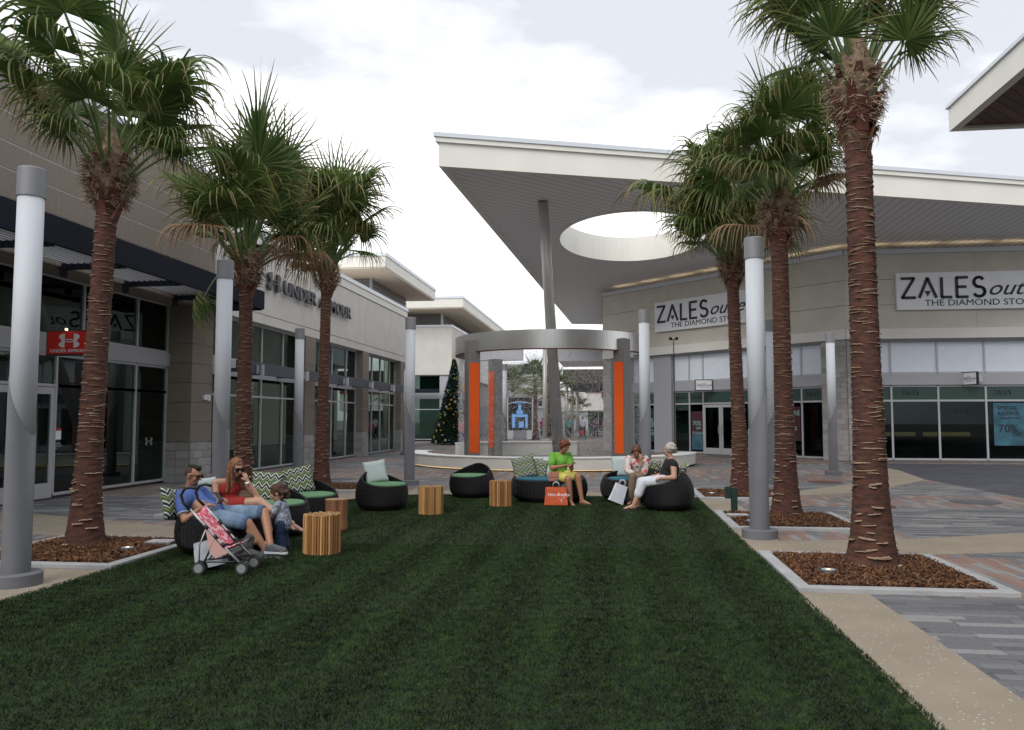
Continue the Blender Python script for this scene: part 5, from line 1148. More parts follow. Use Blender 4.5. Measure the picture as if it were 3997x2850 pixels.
def glasses(P, parent, big=1.0):
    g = MB()
    for q in (-1, 1):
        o = [P(q * .034 + .03 * big * math.cos(a), .098, .014 + .022 * big * math.sin(a)) for a in [2 * PI * k / 12 for k in range(12)]]; i_ = [P(q * .034 + .03 * big * math.cos(a), .086, .014 + .022 * big * math.sin(a)) for a in [2 * PI * k / 12 for k in range(12)]]
        g.add(o + i_, [tuple(range(12)), tuple(range(23, 11, -1))] + [(k, (k + 1) % 12, (k + 1) % 12 + 12, k + 12) for k in range(12)]); g.tube([P(q * .062, .09, .02), P(q * .078, .04, .018), P(q * .084, -.015, .01)], .0045, 6)
    g.tube([P(-.01, .096, .022), P(.01, .096, .022)], .004, 6); g.build('sunglasses', M['black'], parent)
def limb(mb, pts, rs):
    for (a, b, ra, rb) in zip(pts[:-1], pts[1:], rs[:-1], rs[1:]): mb.cap(a, b, ra, rb)
cloth = lambda n_, c_, **k: mat(n_, c_, .9, bump=.35, bscale=k.pop('bs', 14), **k)

# --- man, reclining, facing +X
MAN = thing('person', 'man in a blue t-shirt and ripped denim shorts reclining with a phone', 'person', (-4.55, 8.92, .02))
o0 = V3(-4.55, 8.92, .02)
def Lc_(x, y, z): return V3(x, y, z) - o0
pel = Lc_(-4.70, 8.98, .47); bel = Lc_(-4.82, 8.97, .55); ch = Lc_(-4.97, 8.96, .68); nk = Lc_(-4.985, 8.95, .80); hc = Lc_(-4.935, 8.93, .93)
s1, s2 = Lc_(-5.03, 8.80, .70), Lc_(-4.93, 9.14, .72)
e1, e2 = Lc_(-4.90, 8.70, .44), Lc_(-4.72, 9.18, .52); w1, w2 = Lc_(-4.70, 8.78, .60), Lc_(-4.64, 9.02, .64)
k1, k2 = Lc_(-4.20, 8.84, .40), Lc_(-4.10, 9.06, .50); a1, a2 = Lc_(-3.99, 8.88, .09), Lc_(-3.93, 8.86, .155)
b = MB(); P, T = head(b, hc, (1, -.12, -.22)); b.cap(nk, hc + V3(-.02, 0, -.04), .052, .05); b.cap(nk, ch, .055, .09)
limb(b, [s1, e1, w1], [.048, .041, .028]); limb(b, [s2, e2, w2], [.048, .041, .028]); hand(b, w1, (1, .35, .15), (0, -.2, 1), 1.05, .5); hand(b, w2, (1, -.5, .2), (0, 0, 1), 1.05, .6)
b.cap(pel + V3(0, -.08, 0), ch, .09, .1); b.cap(pel + V3(0, .08, 0), ch, .09, .1)
limb(b, [pel + V3(0, -.09, -.01), k1, a1], [.09, .058, .038]); limb(b, [pel + V3(0, .09, .0), k2, a2], [.09, .058, .038]); b.cap(k1 + V3(.03, 0, -.08), k1 + V3(.10, .01, -.2), .05, .05); b.cap(k2 + V3(.03, -.02, -.08), k2 + V3(.08, -.05, -.2), .05, .048)
foot(b, a1, (1, -.1, 0)); foot(b, a2, (1, -.15, .0)); blob('body', b, M['skin'], MAN, .0095, 3)
M['tee'] = cloth('blue_tee', (.07, .13, .36), nscale=5, namt=.25); g = MB(); g.cap(ch + V3(0, -.1, .0), ch + V3(0, .1, .0), .105); g.cap(ch, bel, .125, .118); g.cap(bel, pel + V3(.04, 0, .015), .12, .118); limb(g, [s1 + V3(.01, .02, 0), s1.lerp(e1, .55)], [.07, .062]); limb(g, [s2 + V3(.01, -.02, 0), s2.lerp(e2, .55)], [.07, .062]); g.cap(ch + V3(0, -.05, .05), ch + V3(.01, .05, .05), .08); g.cap(s1 + V3(.0, .06, .0), ch, .08, .1)
blob('t_shirt', g, M['tee'], MAN, .012, 4, .012, .09)
g = MB(); q = s1.lerp(e1, .55); d = (e1 - s1).normalized(); g.cyl(q + d * .045, q + d * .062, .064, .062, 20); q = s2.lerp(e2, .55); d = (e2 - s2).normalized(); g.cyl(q + d * .045, q + d * .062, .064, .062, 20); g.build('sleeve_hem', cloth('hem_pale', (.3, .36, .45)), MAN, True)
M['denim'] = cloth('washed_denim', (.22, .32, .43), nscale=6, namt=.4, ncol=(.09, .14, .22)); g = MB(); g.cap(pel + V3(-.02, -.06, 0), pel + V3(-.02, .06, 0), .118)
for (p_, k_) in ((pel + V3(0, -.09, -.01), k1), (pel + V3(0, .09, 0), k2)): g.cap(p_, p_.lerp(k_, .82), .112, .088)
blob('shorts', g, M['denim'], MAN, .012, 4, .014, .07)
g = MB()
for (p_, k_) in ((pel + V3(0, -.09, -.01), k1), (pel + V3(0, .09, 0), k2)): d = (k_ - p_).normalized(); q = p_.lerp(k_, .82); g.cyl(q + d * .055, q + d * .1, .089, .084, 24)
g.build('rolled_cuff', cloth('denim_dark', (.07, .12, .22)), MAN, True)
g = MB(); pq = pel.lerp(k1, .55); 
for k in range(5): g.cap(pq + V3(.03 + k * .008, -.085, .045 - k * .012), pq + V3(.06 + k * .004, -.088, .05 - k * .012), .006, .006)
g.build('denim_rip', mat('rip_white', (.6, .62, .62), .9), MAN)
hr = MB(); hr.sph(P(0, -.01, .095), (.045, .085, .038), 14, 10, 0, T); hr.sph(P(0, .05, .10), (.04, .035, .032), 12, 8, 0, T); blob('hair', hr, mat('hair_black', (.008, .007, .006), .8), MAN, .008, 2, .012, .02)
hr = MB(); hr.sph(P(0, -.022, .03), (.0775, .090, .082), 16, 12, 0, T); blob('cropped_hair', hr, mat('hair_crop', (.055, .032, .022), .85), MAN, .009, 1); hr = MB(); hr.sph(P(0, .062, -.088), (.024, .02, .02), 10, 8, 0, T); hr.build('goatee', M['blackmat'], MAN, True)
glasses(P, MAN, .95)
M['shoe'] = mat('grey_knit_shoe', (.09, .10, .115), .9, nscale=90, namt=.6); 
for an, d in ((a1, V3(1, -.1, 0)), (a2, V3(1, -.15, 0))):
    g = MB(); d = d.normalized(); g.cap(an + V3(-.02, 0, -.02), an + V3(-.025, 0, -.045), .044, .042); g.cap(an + V3(0, 0, -.025), an + d * .17 + V3(0, 0, -.055), .046, .036); g.cap(an + V3(-.02, 0, -.05), an + d * .18 + V3(0, 0, -.058), .042, .038); blob('shoe', g, M['shoe'], MAN, .009, 3)
    g = MB(); g.cap(an + V3(-.03, 0, -.085), an + d * .19 + V3(0, 0, -.085), .043, .036); g.v = [(v[0], v[1], max(an.z - .103, min(v[2], an.z - .072))) for v in g.v]; g.build('sole', mat('sole_white', (.6, .62, .65), .6), MAN)
def phone(p, rot, label, m):
    o = bevel(MB().box(-.036, .036, -.074, .074, -.0045, .0045).build('phone', m, None, False, p, rot), .004); return tag(o, label, 'phone', 'phones held by seated people')
phone((-4.575, 8.86, .70), (R_(40), 0, R_(75)), 'black phone in the hand of the reclining man', M['black'])

# --- woman in red
WR = thing('person', 'woman in a red dress with long auburn hair and crossed legs', 'person', (-4.75, 9.72, .02)); o0 = V3(-4.75, 9.72, .02)
pel = Lc_(-4.88, 9.72, .50); ch = Lc_(-4.86, 9.70, .72); nk = Lc_(-4.82, 9.67, .86); hc = Lc_(-4.745, 9.63, .985); s1, s2 = Lc_(-4.98, 9.56, .80), Lc_(-4.72, 9.80, .80); e1 = Lc_(-4.93, 9.50, .56); w1 = Lc_(-4.74, 9.62, .50); e2 = Lc_(-4.50, 9.72, .62); w2 = Lc_(-4.60, 9.64, .82)
k1 = Lc_(-4.44, 9.66, .56); k2 = Lc_(-4.44, 9.80, .44); a1 = Lc_(-4.10, 9.62, .36); a2 = Lc_(-4.08, 9.84, .27)
b = MB(); P, T = head(b, hc, (.75, -.5, -.38)); b.cap(nk, hc + V3(-.01, 0, -.05), .045, .045); b.cap(nk, ch + V3(0, 0, .03), .05, .09); limb(b, [s1, e1, w1], [.043, .036, .025]); limb(b, [s2, e2, w2], [.043, .036, .025]); hand(b, w2, (-.35, -.1, 1), (.8, -.5, 0), .95, .5); hand(b, w1, (1, .2, -.1), (0, 0, 1), .95, .4)
b.cap(ch, pel, .1, .12); b.cap(s1, s2, .05, .05); limb(b, [pel + V3(0, -.08, 0), k1, a1], [.092, .06, .037]); limb(b, [pel + V3(0, .08, 0), k2, a2], [.092, .06, .037]); foot(b, a1, (1, -.1, -.45), .95); foot(b, a2, (1, .1, -.2), .95); blob('body', b, M['skin2'], WR, .0095, 3)
M['reddress'] = cloth('red_dress', (.30, .022, .020), nscale=6, namt=.15); g = MB(); g.cap(ch + V3(-.03, -.05, -.0), ch + V3(.04, .05, -.0), .105, .105); g.cap(ch, pel, .118, .135); g.cap(ch + V3(.05, -.05, -.03), ch + V3(.06, .03, -.03), .06); 
for (p_, k_) in ((pel + V3(0, -.08, 0), k1), (pel + V3(0, .08, 0), k2)): g.cap(p_, p_.lerp(k_, .5), .112, .092)
g.cap(s1.lerp(ch, .35), s1.lerp(ch, .35) + V3(.03, .02, .05), .03, .028); g.cap(s2.lerp(ch, .35), s2.lerp(ch, .35) + V3(0, -.01, .05), .03, .028); blob('dress', g, M['reddress'], WR, .012, 4, .012, .08)
M['auburn'] = mat('hair_auburn', (.17, .072, .030), .6, nscale=25, namt=.45, stretch=(1, 1, .12)); hr = MB(); hr.sph(P(0, -.025, .035), (.088, .098, .094), 16, 12, 0, T)
for (x_, y_, z0_, x2, y2, z2_, r_) in ((-.07, -.03, 0, -.11, -.03, -.26, .036), (-.05, -.07, 0, -.09, -.08, -.34, .05), (0, -.08, 0, -.02, -.11, -.36, .06), (.06, -.05, 0, .09, -.05, -.3, .045), (.078, .02, .02, .085, .06, -.24, .028), (-.078, .02, .02, -.10, .06, -.2, .026)):
    pa = P(x_, y_, z0_); pb = hc + (P(x2, y2, 0) - hc) * 1.0; pb.z = hc.z + z2_; hr.cap(pa, pb, r_, r_ * .55)
blob('hair', hr, M['auburn'], WR, .010, 3, .02, .03); glasses(P, WR, 1.15)
wt = w2 + V3(-.0, 0, .0); MB().cyl(w2 + V3(.008, 0, -.045), w2 + V3(0, 0, -.015), .031, .030, 20).build('wristwatch', mat('watch_white', (.7, .7, .7), .4), WR, True)
for an, d in ((a1, V3(1, -.1, -.45)), (a2, V3(1, .1, -.2))):
    g = MB(); d = d.normalized(); g.cap(an + V3(-.02, 0, -.07), an + d * .15 + V3(0, 0, -.085), .028, .03); blob('sandal', g, M['blackmat'], WR, .01, 2)
M['brownbag'] = mat('brown_leather', (.13, .075, .05), .6, nscale=12, namt=.3); t = thing('handbag', 'small brown bag in the lap of the woman in red', 'handbag', (-4.66, 9.74, .64), .3); g = MB(); g.cap((-.07, 0, -.03), (.07, 0, -.03), .045); g.cap((-.06, 0, .02), (.06, 0, .02), .035); blob('pouch', g, M['brownbag'], t, .01, 3, .012, .03); MB().tube([(-.07, 0, .0), (-.05, 0, .09), (.05, 0, .09), (.07, 0, 0)], .006, 6).build('strap', M['brownbag'], t, True)

# --- toddler, standing side on, facing -X
TD = thing('person', 'toddler with curly brown hair in a blue patterned top and jeans', 'person', (-3.97, 9.28, .02)); o0 = V3(-3.97, 9.28, .02)
pel = Lc_(-3.96, 9.28, .37); ch = Lc_(-3.99, 9.27, .53); nk = Lc_(-4.0, 9.27, .61); hc = Lc_(-4.03, 9.26, .71)
b = MB(); P, T = head(b, hc, (-1, -.15, -.35), .92); b.cap(nk, hc, .035, .04); b.cap(ch, pel, .08, .08); s1 = ch + V3(0, -.08, .04); s2 = ch + V3(-.01, .08, .04); e1 = Lc_(-4.06, 9.16, .44); w1 = Lc_(-4.17, 9.22, .43); e2 = Lc_(-4.09, 9.38, .46); w2 = Lc_(-4.17, 9.33, .49)
limb(b, [s1, e1, w1], [.03, .027, .02]); limb(b, [s2, e2, w2], [.03, .027, .02]); hand(b, w1, (-1, .1, .1), (0, 0, 1), .6, .5); hand(b, w2, (-1, 0, 0), (0, 0, 1), .6, .5)
for q in (-1, 1): limb(b, [pel + V3(0, q * .045, -.02), Lc_(-3.98, 9.28 + q * .05, .21), Lc_(-3.95, 9.28 + q * .055, .06)], [.055, .042, .032])
blob('body', b, M['skin2'], TD, .008, 3); g = MB(); g.cap(ch + V3(0, -.02, .01), ch + V3(0, .02, .01), .088); g.cap(ch, pel + V3(.0, 0, -.02), .092, .108); g.cap(s1, s1.lerp(e1, .6), .048, .045); g.cap(s2, s2.lerp(e2, .6), .048, .045)
M['tpat'] = mat('blue_pattern_cloth', (.42, .46, .52), .9, nscale=38, namt=.5, ncol=(.04, .06, .14)); blob('top', g, M['tpat'], TD, .009, 3, .01, .05)
g = MB()
for q in (-1, 1): limb(g, [pel + V3(0, q * .045, -.02), Lc_(-3.98, 9.28 + q * .05, .21), Lc_(-3.95, 9.28 + q * .055, .075)], [.074, .06, .054])
blob('jeans', g, cloth('dark_jeans', (.018, .035, .085), nscale=8, namt=.3), TD, .009, 3, .01, .04); hr = MB(); hr.sph(P(0, -.025, .04), (.088, .098, .085), 14, 10, 0, T)
rn = random.Random(4)
for k in range(60):
    a = rn.uniform(0, 6.28); zz_ = rn.uniform(-.10, .11); yy = -.03 - .08 * rn.random() if zz_ < 0 else rn.uniform(-.1, .06); rx_ = .085 * math.sqrt(max(.05, 1 - (zz_ / .14) ** 2)); hr.sph(P(rx_ * math.cos(a) * .9, min(yy, .06) + .02 * math.sin(a), zz_), rn.uniform(.018, .03), 8, 6)
blob('hair', hr, mat('hair_curly', (.06, .028, .015), .75, nscale=30, namt=.4), TD, .008, 1, .012, .015)
MB().cap(P(-.03, -.02, .13), P(.04, -.04, .13), .014, .014).build('hair_bow', mat('bow_blue', (.3, .5, .55), .8), TD, True)
for q in (-1, 1): g = MB(); g.cap(Lc_(-3.94, 9.28 + q * .055, .045 - .0), Lc_(-4.04, 9.27 + q * .06, .035), .034, .03); blob('shoe', g, M['blackmat'], TD, .009, 2)
t = thing('wallet', 'red snap wallet held between the toddler and the woman in red', 'wallet', (-4.22, 9.30, .475), .2); bevel(box('cover', M['reddress'], t, -.07, .05, -.05, .05, 0, .018)); bevel(box('flap', M['reddress'], t, -.07, .05, -.05, .04, .02, .03)); MB().sph((-.01, -.02, .032), .006).build('snap', M['white'], t)

# --- woman in green
WG = thing('person', 'woman with short red hair in a lime green top and yellow shorts', 'person', (-1.0, 15.25, .02)); o0 = V3(-1.0, 15.25, .02)
pel = Lc_(-1.06, 15.35, .53); ch = Lc_(-1.02, 15.28, .80); nk = Lc_(-.99, 15.26, .95); hc = Lc_(-.92, 15.18, 1.08); s1, s2 = Lc_(-1.16, 15.20, .90), Lc_(-.86, 15.36, .90); e1 = Lc_(-1.16, 15.08, .68); w1 = Lc_(-.95, 14.98, .72); e2 = Lc_(-.80, 15.22, .66); w2 = Lc_(-.80, 15.02, .70)
k1 = Lc_(-.84, 14.92, .48); k2 = Lc_(-.67, 15.06, .52); a1 = Lc_(-.80, 14.90, .09); a2 = Lc_(-.60, 15.02, .10)
b = MB(); P, T = head(b, hc, (.65, -.62, -.42)); b.cap(nk, hc + V3(-.01, 0, -.05), .05, .048); b.cap(nk, ch + V3(0, 0, .04), .055, .1); limb(b, [s1, e1, w1], [.055, .046, .029]); limb(b, [s2, e2, w2], [.055, .046, .029]); hand(b, w1, (.8, -.2, .25), (0, 0, 1), 1, .4); hand(b, w2, (.2, -.9, .1), (0, 0, -1), 1, .7)
b.cap(ch, pel, .12, .15); b.cap(s1, s2, .05, .05); limb(b, [pel + V3(-.04, -.06, 0), k1, a1], [.10, .064, .040]); limb(b, [pel + V3(.08, .0, 0), k2, a2], [.10, .064, .040]); b.cap(k1 + V3(.0, .03, -.10), k1 + V3(0, .03, -.18), .056, .052); b.cap(k2 + V3(.0, .03, -.10), k2 + V3(0.02, .03, -.18), .056, .052); foot(b, a1, (.4, -1, 0)); foot(b, a2, (1, -.45, 0)); blob('body', b, M['skin'], WG, .0105, 3)
M['lime'] = mat('lime_print', (.11, .34, .05), .9, nscale=4, namt=.3, bump=.3, bscale=14); 
tl = M['lime'].node_tree; bs_ = tl.nodes['Principled BSDF']; rp = [x for x in tl.nodes if x.type == 'VALTORGB'][0]; rp.color_ramp.elements[1].color = (.20, .50, .06, 1); e = rp.color_ramp.elements.new(.78); e.color = (.55, .50, .05, 1); e = rp.color_ramp.elements.new(.2); e.color = (.04, .25, .20, 1)
g = MB(); g.cap(ch + V3(-.06, -.02, .02), ch + V3(.06, .03, .02), .125); g.cap(ch, pel + V3(0, -.01, -.0), .145, .165); g.cap(ch + V3(.04, -.08, -.02), ch + V3(.07, -.03, -.03), .08); limb(g, [s1, s1.lerp(e1, .62)], [.075, .078]); limb(g, [s2, s2.lerp(e2, .6)], [.075, .075]); g.cap(s1, ch + V3(0, 0, .07), .07, .1); g.cap(s2, ch + V3(0, 0, .07), .07, .1); g.cap(pel + V3(-.06, -.05, -.01), pel + V3(.05, -.05, -.01), .135); blob('top', g, M['lime'], WG, .013, 4, .016, .09)
g = MB(); 
for (p_, k_) in ((pel + V3(-.04, -.06, 0), k1), (pel + V3(.08, 0, 0), k2)): g.cap(p_, p_.lerp(k_, .78), .12, .085)
blob('shorts', g, cloth('yellow_cloth', (.62, .56, .14), nscale=5, namt=.08), WG, .012, 3, .01, .06)
M['redhair'] = mat('hair_red', (.14, .035, .018), .65, nscale=30, namt=.4); hr = MB(); hr.sph(P(0, -.025, .045), (.098, .105, .092), 16, 12, 0, T); hr.cap(P(-.05, .045, .075), P(.05, .045, .075), .026, .026); hr.cap(P(-.078, .02, .04), P(-.08, 0, 0), .022); hr.cap(P(.078, .02, .04), P(.08, 0, 0), .022); hr.cap(P(-.085, -.02, .0), P(-.08, -.03, -.03), .024, .018); hr.cap(P(.085, -.02, .0), P(.08, -.03, -.03), .024, .018); hr.cap(P(0, -.09, 0), P(0, -.075, -.06), .05, .035); blob('hair', hr, M['redhair'], WG, .010, 2, .022, .03); eyes(P, T, WG)
for an, d in ((a1, V3(.4, -1, 0)), (a2, V3(1, -.45, 0))):
    g = MB(); d = d.normalized(); g.cap(an + V3(0, 0, -.09) - d * .03, an + d * .18 + V3(0, 0, -.095), .034, .036); g.v = [(v[0], v[1], max(-.018, min(v[2], .004))) for v in g.v]; g.build('sandal_sole', M['brownbag'], WG); g = MB(); sd_ = V3(-d.y, d.x, 0); g.tube([an + d * .09 + sd_ * .04 + V3(0, 0, -.08), an + d * .09 + V3(0, 0, -.025), an + d * .09 - sd_ * .04 + V3(0, 0, -.08)], .006, 6); g.build('sandal_strap', M['brownbag'], WG)
M['coral'] = mat('coral_pattern', (.55, .12, .07), .8, nscale=28, namt=.5, ncol=(.35, .33, .24)); t = thing('shoulder_bag', 'small coral patterned bag at the hip of the woman in green', 'handbag', (-1.13, 15.04, .52), .35); g = MB(); bevel(MB().box(-.095, .085, -.045, .045, -.09, .09).build('bag_body', M['coral'], t), .02, 3); bevel(MB().box(-.10, .09, -.055, -.046, -.01, .095).build('flap', M['coral'], t), .004); MB().tube([(-.06, .03, .09), (-.04, .10, .25), (.05, .16, .38), (.16, .16, .42)], .006, 6).build('strap', M['coral'], t, True)
phone((-.755, 14.93, .755), (R_(25), R_(-35), R_(-50)), 'pink edged phone held by the woman in green', mat('phone_pink', (.25, .03, .07), .3))
def paper_bag(x, y, w, d, h, rot, m, label, tilt=(0, 0), handle='white'):
    t = thing('shopping_bag', label, 'shopping bag', (x, y, .03), rot); t.rotation_euler = (tilt[0], tilt[1], rot); mb = MB(); th_ = .004; k = .86
    nz = 5; ring = []
    for j in range(nz + 1):
        f_ = j / nz; ww = w * (1 - (1 - k) * f_); dd = d * (1 - .45 * f_); ring.append([(-ww / 2, -dd / 2), (0, -dd / 2 - .004), (ww / 2, -dd / 2), (ww / 2 - .012 * math.sin(f_ * 5), 0), (ww / 2, dd / 2), (0, dd / 2), (-ww / 2, dd / 2), (-ww / 2 + .012 * math.sin(f_ * 5), 0)])
    vs_ = [(x_ + random.uniform(-.003, .003), y_ + random.uniform(-.003, .003), h * j / nz) for j in range(nz + 1) for (x_, y_) in ring[j]]; mb.add(vs_, [(j * 8 + i, j * 8 + (i + 1) % 8, (j + 1) * 8 + (i + 1) % 8, (j + 1) * 8 + i) for j in range(nz) for i in range(8)] + [tuple(range(7, -1, -1))]); o = mb.build('paper_body', m, t); s_ = o.modifiers.new('sol', 'SOLIDIFY'); s_.thickness = .003
    for q in (-1, 1): MB().tube([(-.06, q * d * .26, h - .005), (-.05, q * d * .26, h + .07), (0, q * d * .26, h + .10), (.05, q * d * .26, h + .07), (.06, q * d * .26, h - .005)], .004, 6).build('handle', M[handle], t, True)
    return t
M['bagorange'] = mat('bag_orange', (.56, .085, .018), .55, nscale=6, namt=.06); M['bagwhite'] = mat('bag_white', (.62, .64, .72), .6, nscale=6, namt=.04)
t = paper_bag(-1.06, 14.74, .43, .16, .32, .05, M['bagorange'], 'orange paper shopping bag with white script on the grass')
text('script_print', 'Vera Bradley', .085, -.165, .155, -.082, M['white'], t, .001, .92, 0, .5, T=Matrix.Rotation(R_(-6), 4, 'X')); b_ = MB(); strokes(b_, [[(.05, .13), (.10, .09), (.12, .06), (.10, .05), (.085, .07), (.12, .13), (.18, .15)]], .004, -.092, -.090); b_.build('script_tail', M['white'], t)
t = thing('shopping_bag', 'dark blue slumped shopping bag behind the orange one', 'shopping bag', (-.93, 14.97, .02)); g = MB(); g.cap((-.08, 0, .06), (.10, 0, .05), .06); g.cap((-.06, 0, .2), (.06, .02, .36), .075, .06); g.cap((0, 0, .1), (0, 0, .3), .09, .07); blob('bag_body', g, mat('bag_slate', (.05, .07, .10), .7, nscale=4, namt=.3), t, .012, 3, .03, .07); MB().tube([(-.1, -.03, .38), (-.16, -.04, .46), (-.08, -.03, .44)], .005, 6).build('handle', M['blackmat'], t)

# --- woman in floral blouse
WF = thing('person', 'woman in a coral and white patterned blouse resting her chin on her hand', 'person', (.40, 15.4, .02)); o0 = V3(.40, 15.4, .02)
pel = Lc_(.46, 15.62, .53); ch = Lc_(.44, 15.50, .76); nk = Lc_(.43, 15.44, .90); hc = Lc_(.42, 15.34, .98); s1, s2 = Lc_(.28, 15.46, .84), Lc_(.60, 15.50, .84); e1 = Lc_(.25, 15.32, .62); w1 = Lc_(.42, 15.18, .56); e2 = Lc_(.57, 15.22, .60); w2 = Lc_(.52, 15.24, .82); k1 = Lc_(.35, 15.14, .52); k2 = Lc_(.50, 15.14, .52); a1 = Lc_(.30, 15.12, .10); a2 = Lc_(.40, 15.16, .10)
b = MB(); P, T = head(b, hc, (.1, -.8, -.62)); b.cap(nk, hc, .047, .05); b.cap(nk, ch, .05, .1); limb(b, [s1, e1, w1], [.045, .038, .026]); limb(b, [s2, e2, w2], [.045, .038, .026]); hand(b, w2, (-.2, -.1, 1), (.3, -1, 0), .95, .4); hand(b, w1, (1, -.2, -.15), (0, 0, 1), .95, .4); b.cap(ch, pel, .11, .13); b.cap(s1, s2, .05, .05); limb(b, [pel + V3(-.07, -.02, 0), k1, a1], [.09, .06, .038]); limb(b, [pel + V3(.07, -.02, 0), k2, a2], [.09, .06, .038]); foot(b, a1, (-.25, -1, 0), .95); foot(b, a2, (-.2, -1, 0), .95); blob('body', b, M['skin'], WF, .0105, 3)
M['floral'] = mat('floral_cloth', (.55, .10, .09), .9, nscale=11, namt=.3, ncol=(.55, .52, .52)); rp = [x for x in M['floral'].node_tree.nodes if x.type == 'VALTORGB'][0]; rp.color_ramp.elements[0].color = (.10, .10, .13, 1); rp.color_ramp.elements[0].position = .36; e = rp.color_ramp.elements.new(.42); e.color = (.60, .56, .55, 1); e = rp.color_ramp.elements.new(.54); e.color = (.62, .50, .48, 1); rp.color_ramp.elements[-1].position = .58
g = MB(); g.cap(ch + V3(-.06, 0, .02), ch + V3(.06, 0, .02), .115); g.cap(ch, pel, .13, .14); limb(g, [s1, e1, e1.lerp(w1, .55)], [.068, .06, .05]); limb(g, [s2, e2], [.068, .06]); g.cap(e2, e2.lerp(w2, .45), .058, .045); g.cap(s1, ch, .06, .1); g.cap(s2, ch, .06, .1); blob('blouse', g, M['floral'], WF, .012, 4, .016, .07); g = MB(); limb(g, [pel + V3(-.07, -.02, 0), k1, a1 + V3(0, 0, .05)], [.11, .078, .062]); limb(g, [pel + V3(.07, -.02, 0), k2, a2 + V3(0, 0, .05)], [.11, .078, .062]); blob('trousers', g, cloth('taupe_cloth', (.17, .125, .09), nscale=5, namt=.1), WF, .012, 3, .014, .07)
hr = MB(); hr.sph(P(0, -.025, .04), (.092, .100, .09), 14, 10, 0, T); hr.cap(P(-.045, .042, .07), P(.045, .042, .07), .026); hr.cap(P(0, -.09, .02), P(0, -.08, -.05), .045, .03); hr.cap(P(.08, 0, 0), P(.08, 0, -.03), .024); hr.cap(P(-.08, 0, 0), P(-.08, 0, -.03), .024); blob('hair', hr, mat('hair_brown', (.10, .045, .022), .7, nscale=30, namt=.45), WF, .010, 2, .022, .03); eyes(P, T, WF)
for an, d in ((a1, V3(-.25, -1, 0)), (a2, V3(-.2, -1, 0))): g = MB(); d = d.normalized(); g.cap(an + V3(0, 0, -.095) - d * .03, an + d * .18 + V3(0, 0, -.1), .036, .036); g.v = [(v[0], v[1], max(-.018, min(v[2], .002))) for v in g.v]; g.build('sandal_sole', M['brownbag'], WF)
t = thing('handbag', 'black handbag with gold clasp between the two women on the right', 'handbag', (.74, 15.15, .56), -.3); bevel(MB().box(-.12, .12, -.05, .05, -.13, .11).build('bag_body', M['blackmat'], t, rot=(0, .25, 0)), .02, 3); MB().sph((.04, -.06, .05), (.02, .008, .012)).build('clasp', oc[0], t); MB().tube([(-.08, 0, .1), (-.04, 0, .22), (.06, 0, .2), (.1, 0, .1)], .008, 6).build('strap', M['blackmat'], t, True)
t = paper_bag(.02, 14.86, .26, .12, .34, .35, M['bagwhite'], 'white paper bag leaning by the feet of the seated women', (0, .38)); t.location.z = .075
t = thing('shopping_bag', 'navy bag with white print behind the white paper bag', 'shopping bag', (.16, 15.08, .02)); g = MB(); g.cap((-.08, 0, .07), (.08, 0, .07), .07); g.cap((-.06, 0, .12), (.05, .02, .28), .08, .06); blob('bag_body', g, mat('bag_navy', (.012, .018, .035), .7), t, .012, 3, .03, .06)

# --- woman in black top, facing -X
WB = thing('person', 'white haired woman in a black sleeveless top and white trousers', 'person', (.75, 14.2, .02)); o0 = V3(.75, 14.2, .02)
pel = Lc_(.90, 14.28, .52); ch = Lc_(.98, 14.26, .76); nk = Lc_(.99, 14.25, .91); hc = Lc_(.955, 14.25, 1.055); s1, s2 = Lc_(1.02, 14.08, .83), Lc_(.94, 14.42, .84); e1 = Lc_(1.02, 13.98, .60); w1 = Lc_(.80, 14.02, .585); e2 = Lc_(.86, 14.44, .62); w2 = Lc_(.72, 14.32, .60); k1 = Lc_(.50, 14.14, .50); k2 = Lc_(.48, 14.32, .49); a1 = Lc_(.34, 14.12, .12); a2 = Lc_(.42, 14.34, .12)
b = MB(); P, T = head(b, hc, (-1, .35, -.02)); b.cap(nk, hc + V3(0, 0, -.05), .052, .05); b.cap(nk, ch + V3(0, 0, .04), .06, .1); limb(b, [s1, e1, w1], [.060, .048, .029]); limb(b, [s2, e2, w2], [.056, .045, .029]); hand(b, w1, (-1, .1, -.15), (0, 0, 1), 1, .9); hand(b, w2, (-1, -.3, 0), (0, 0, 1), 1, .6); b.cap(ch, pel, .13, .15); b.cap(s1, s2, .055, .055); limb(b, [pel + V3(0, -.09, 0), k1, a1], [.1, .065, .042]); limb(b, [pel + V3(0, .09, 0), k2, a2], [.1, .065, .042]); foot(b, a1, (-1, -.2, 0)); foot(b, a2, (-1, .0, 0)); blob('body', b, M['skin2'], WB, .0105, 3)
g = MB(); g.cap(ch + V3(0, -.06, .02), ch + V3(0, .06, .02), .13); g.cap(ch, pel + V3(.02, 0, .0), .15, .165); g.cap(ch + V3(-.08, -.04, -.05), ch + V3(-.08, .04, -.05), .08); g.cap(s1 + V3(0, .02, .01), ch + V3(0, 0, .06), .068, .1); g.cap(s2 + V3(0, -.02, .01), ch + V3(0, 0, .06), .065, .1); g.cap(s1, s1.lerp(e1, .18), .066, .064); blob('top', g, M['blackmat'], WB, .012, 4, .014, .08)
g = MB()
for (p_, k_, a_) in ((pel + V3(0, -.09, 0), k1, a1), (pel + V3(0, .09, 0), k2, a2)): g.cap(p_, k_, .122, .088); g.cap(k_, k_.lerp(a_, .52), .088, .082)
blob('trousers', g, mat('white_cloth', (.60, .62, .68), .9, nscale=5, namt=.05, bump=.5, bscale=12), WB, .012, 3, .016, .07)
hr = MB(); hr.sph(P(0, -.03, .035), (.094, .10, .092), 14, 10, 0, T); rn = random.Random(9)
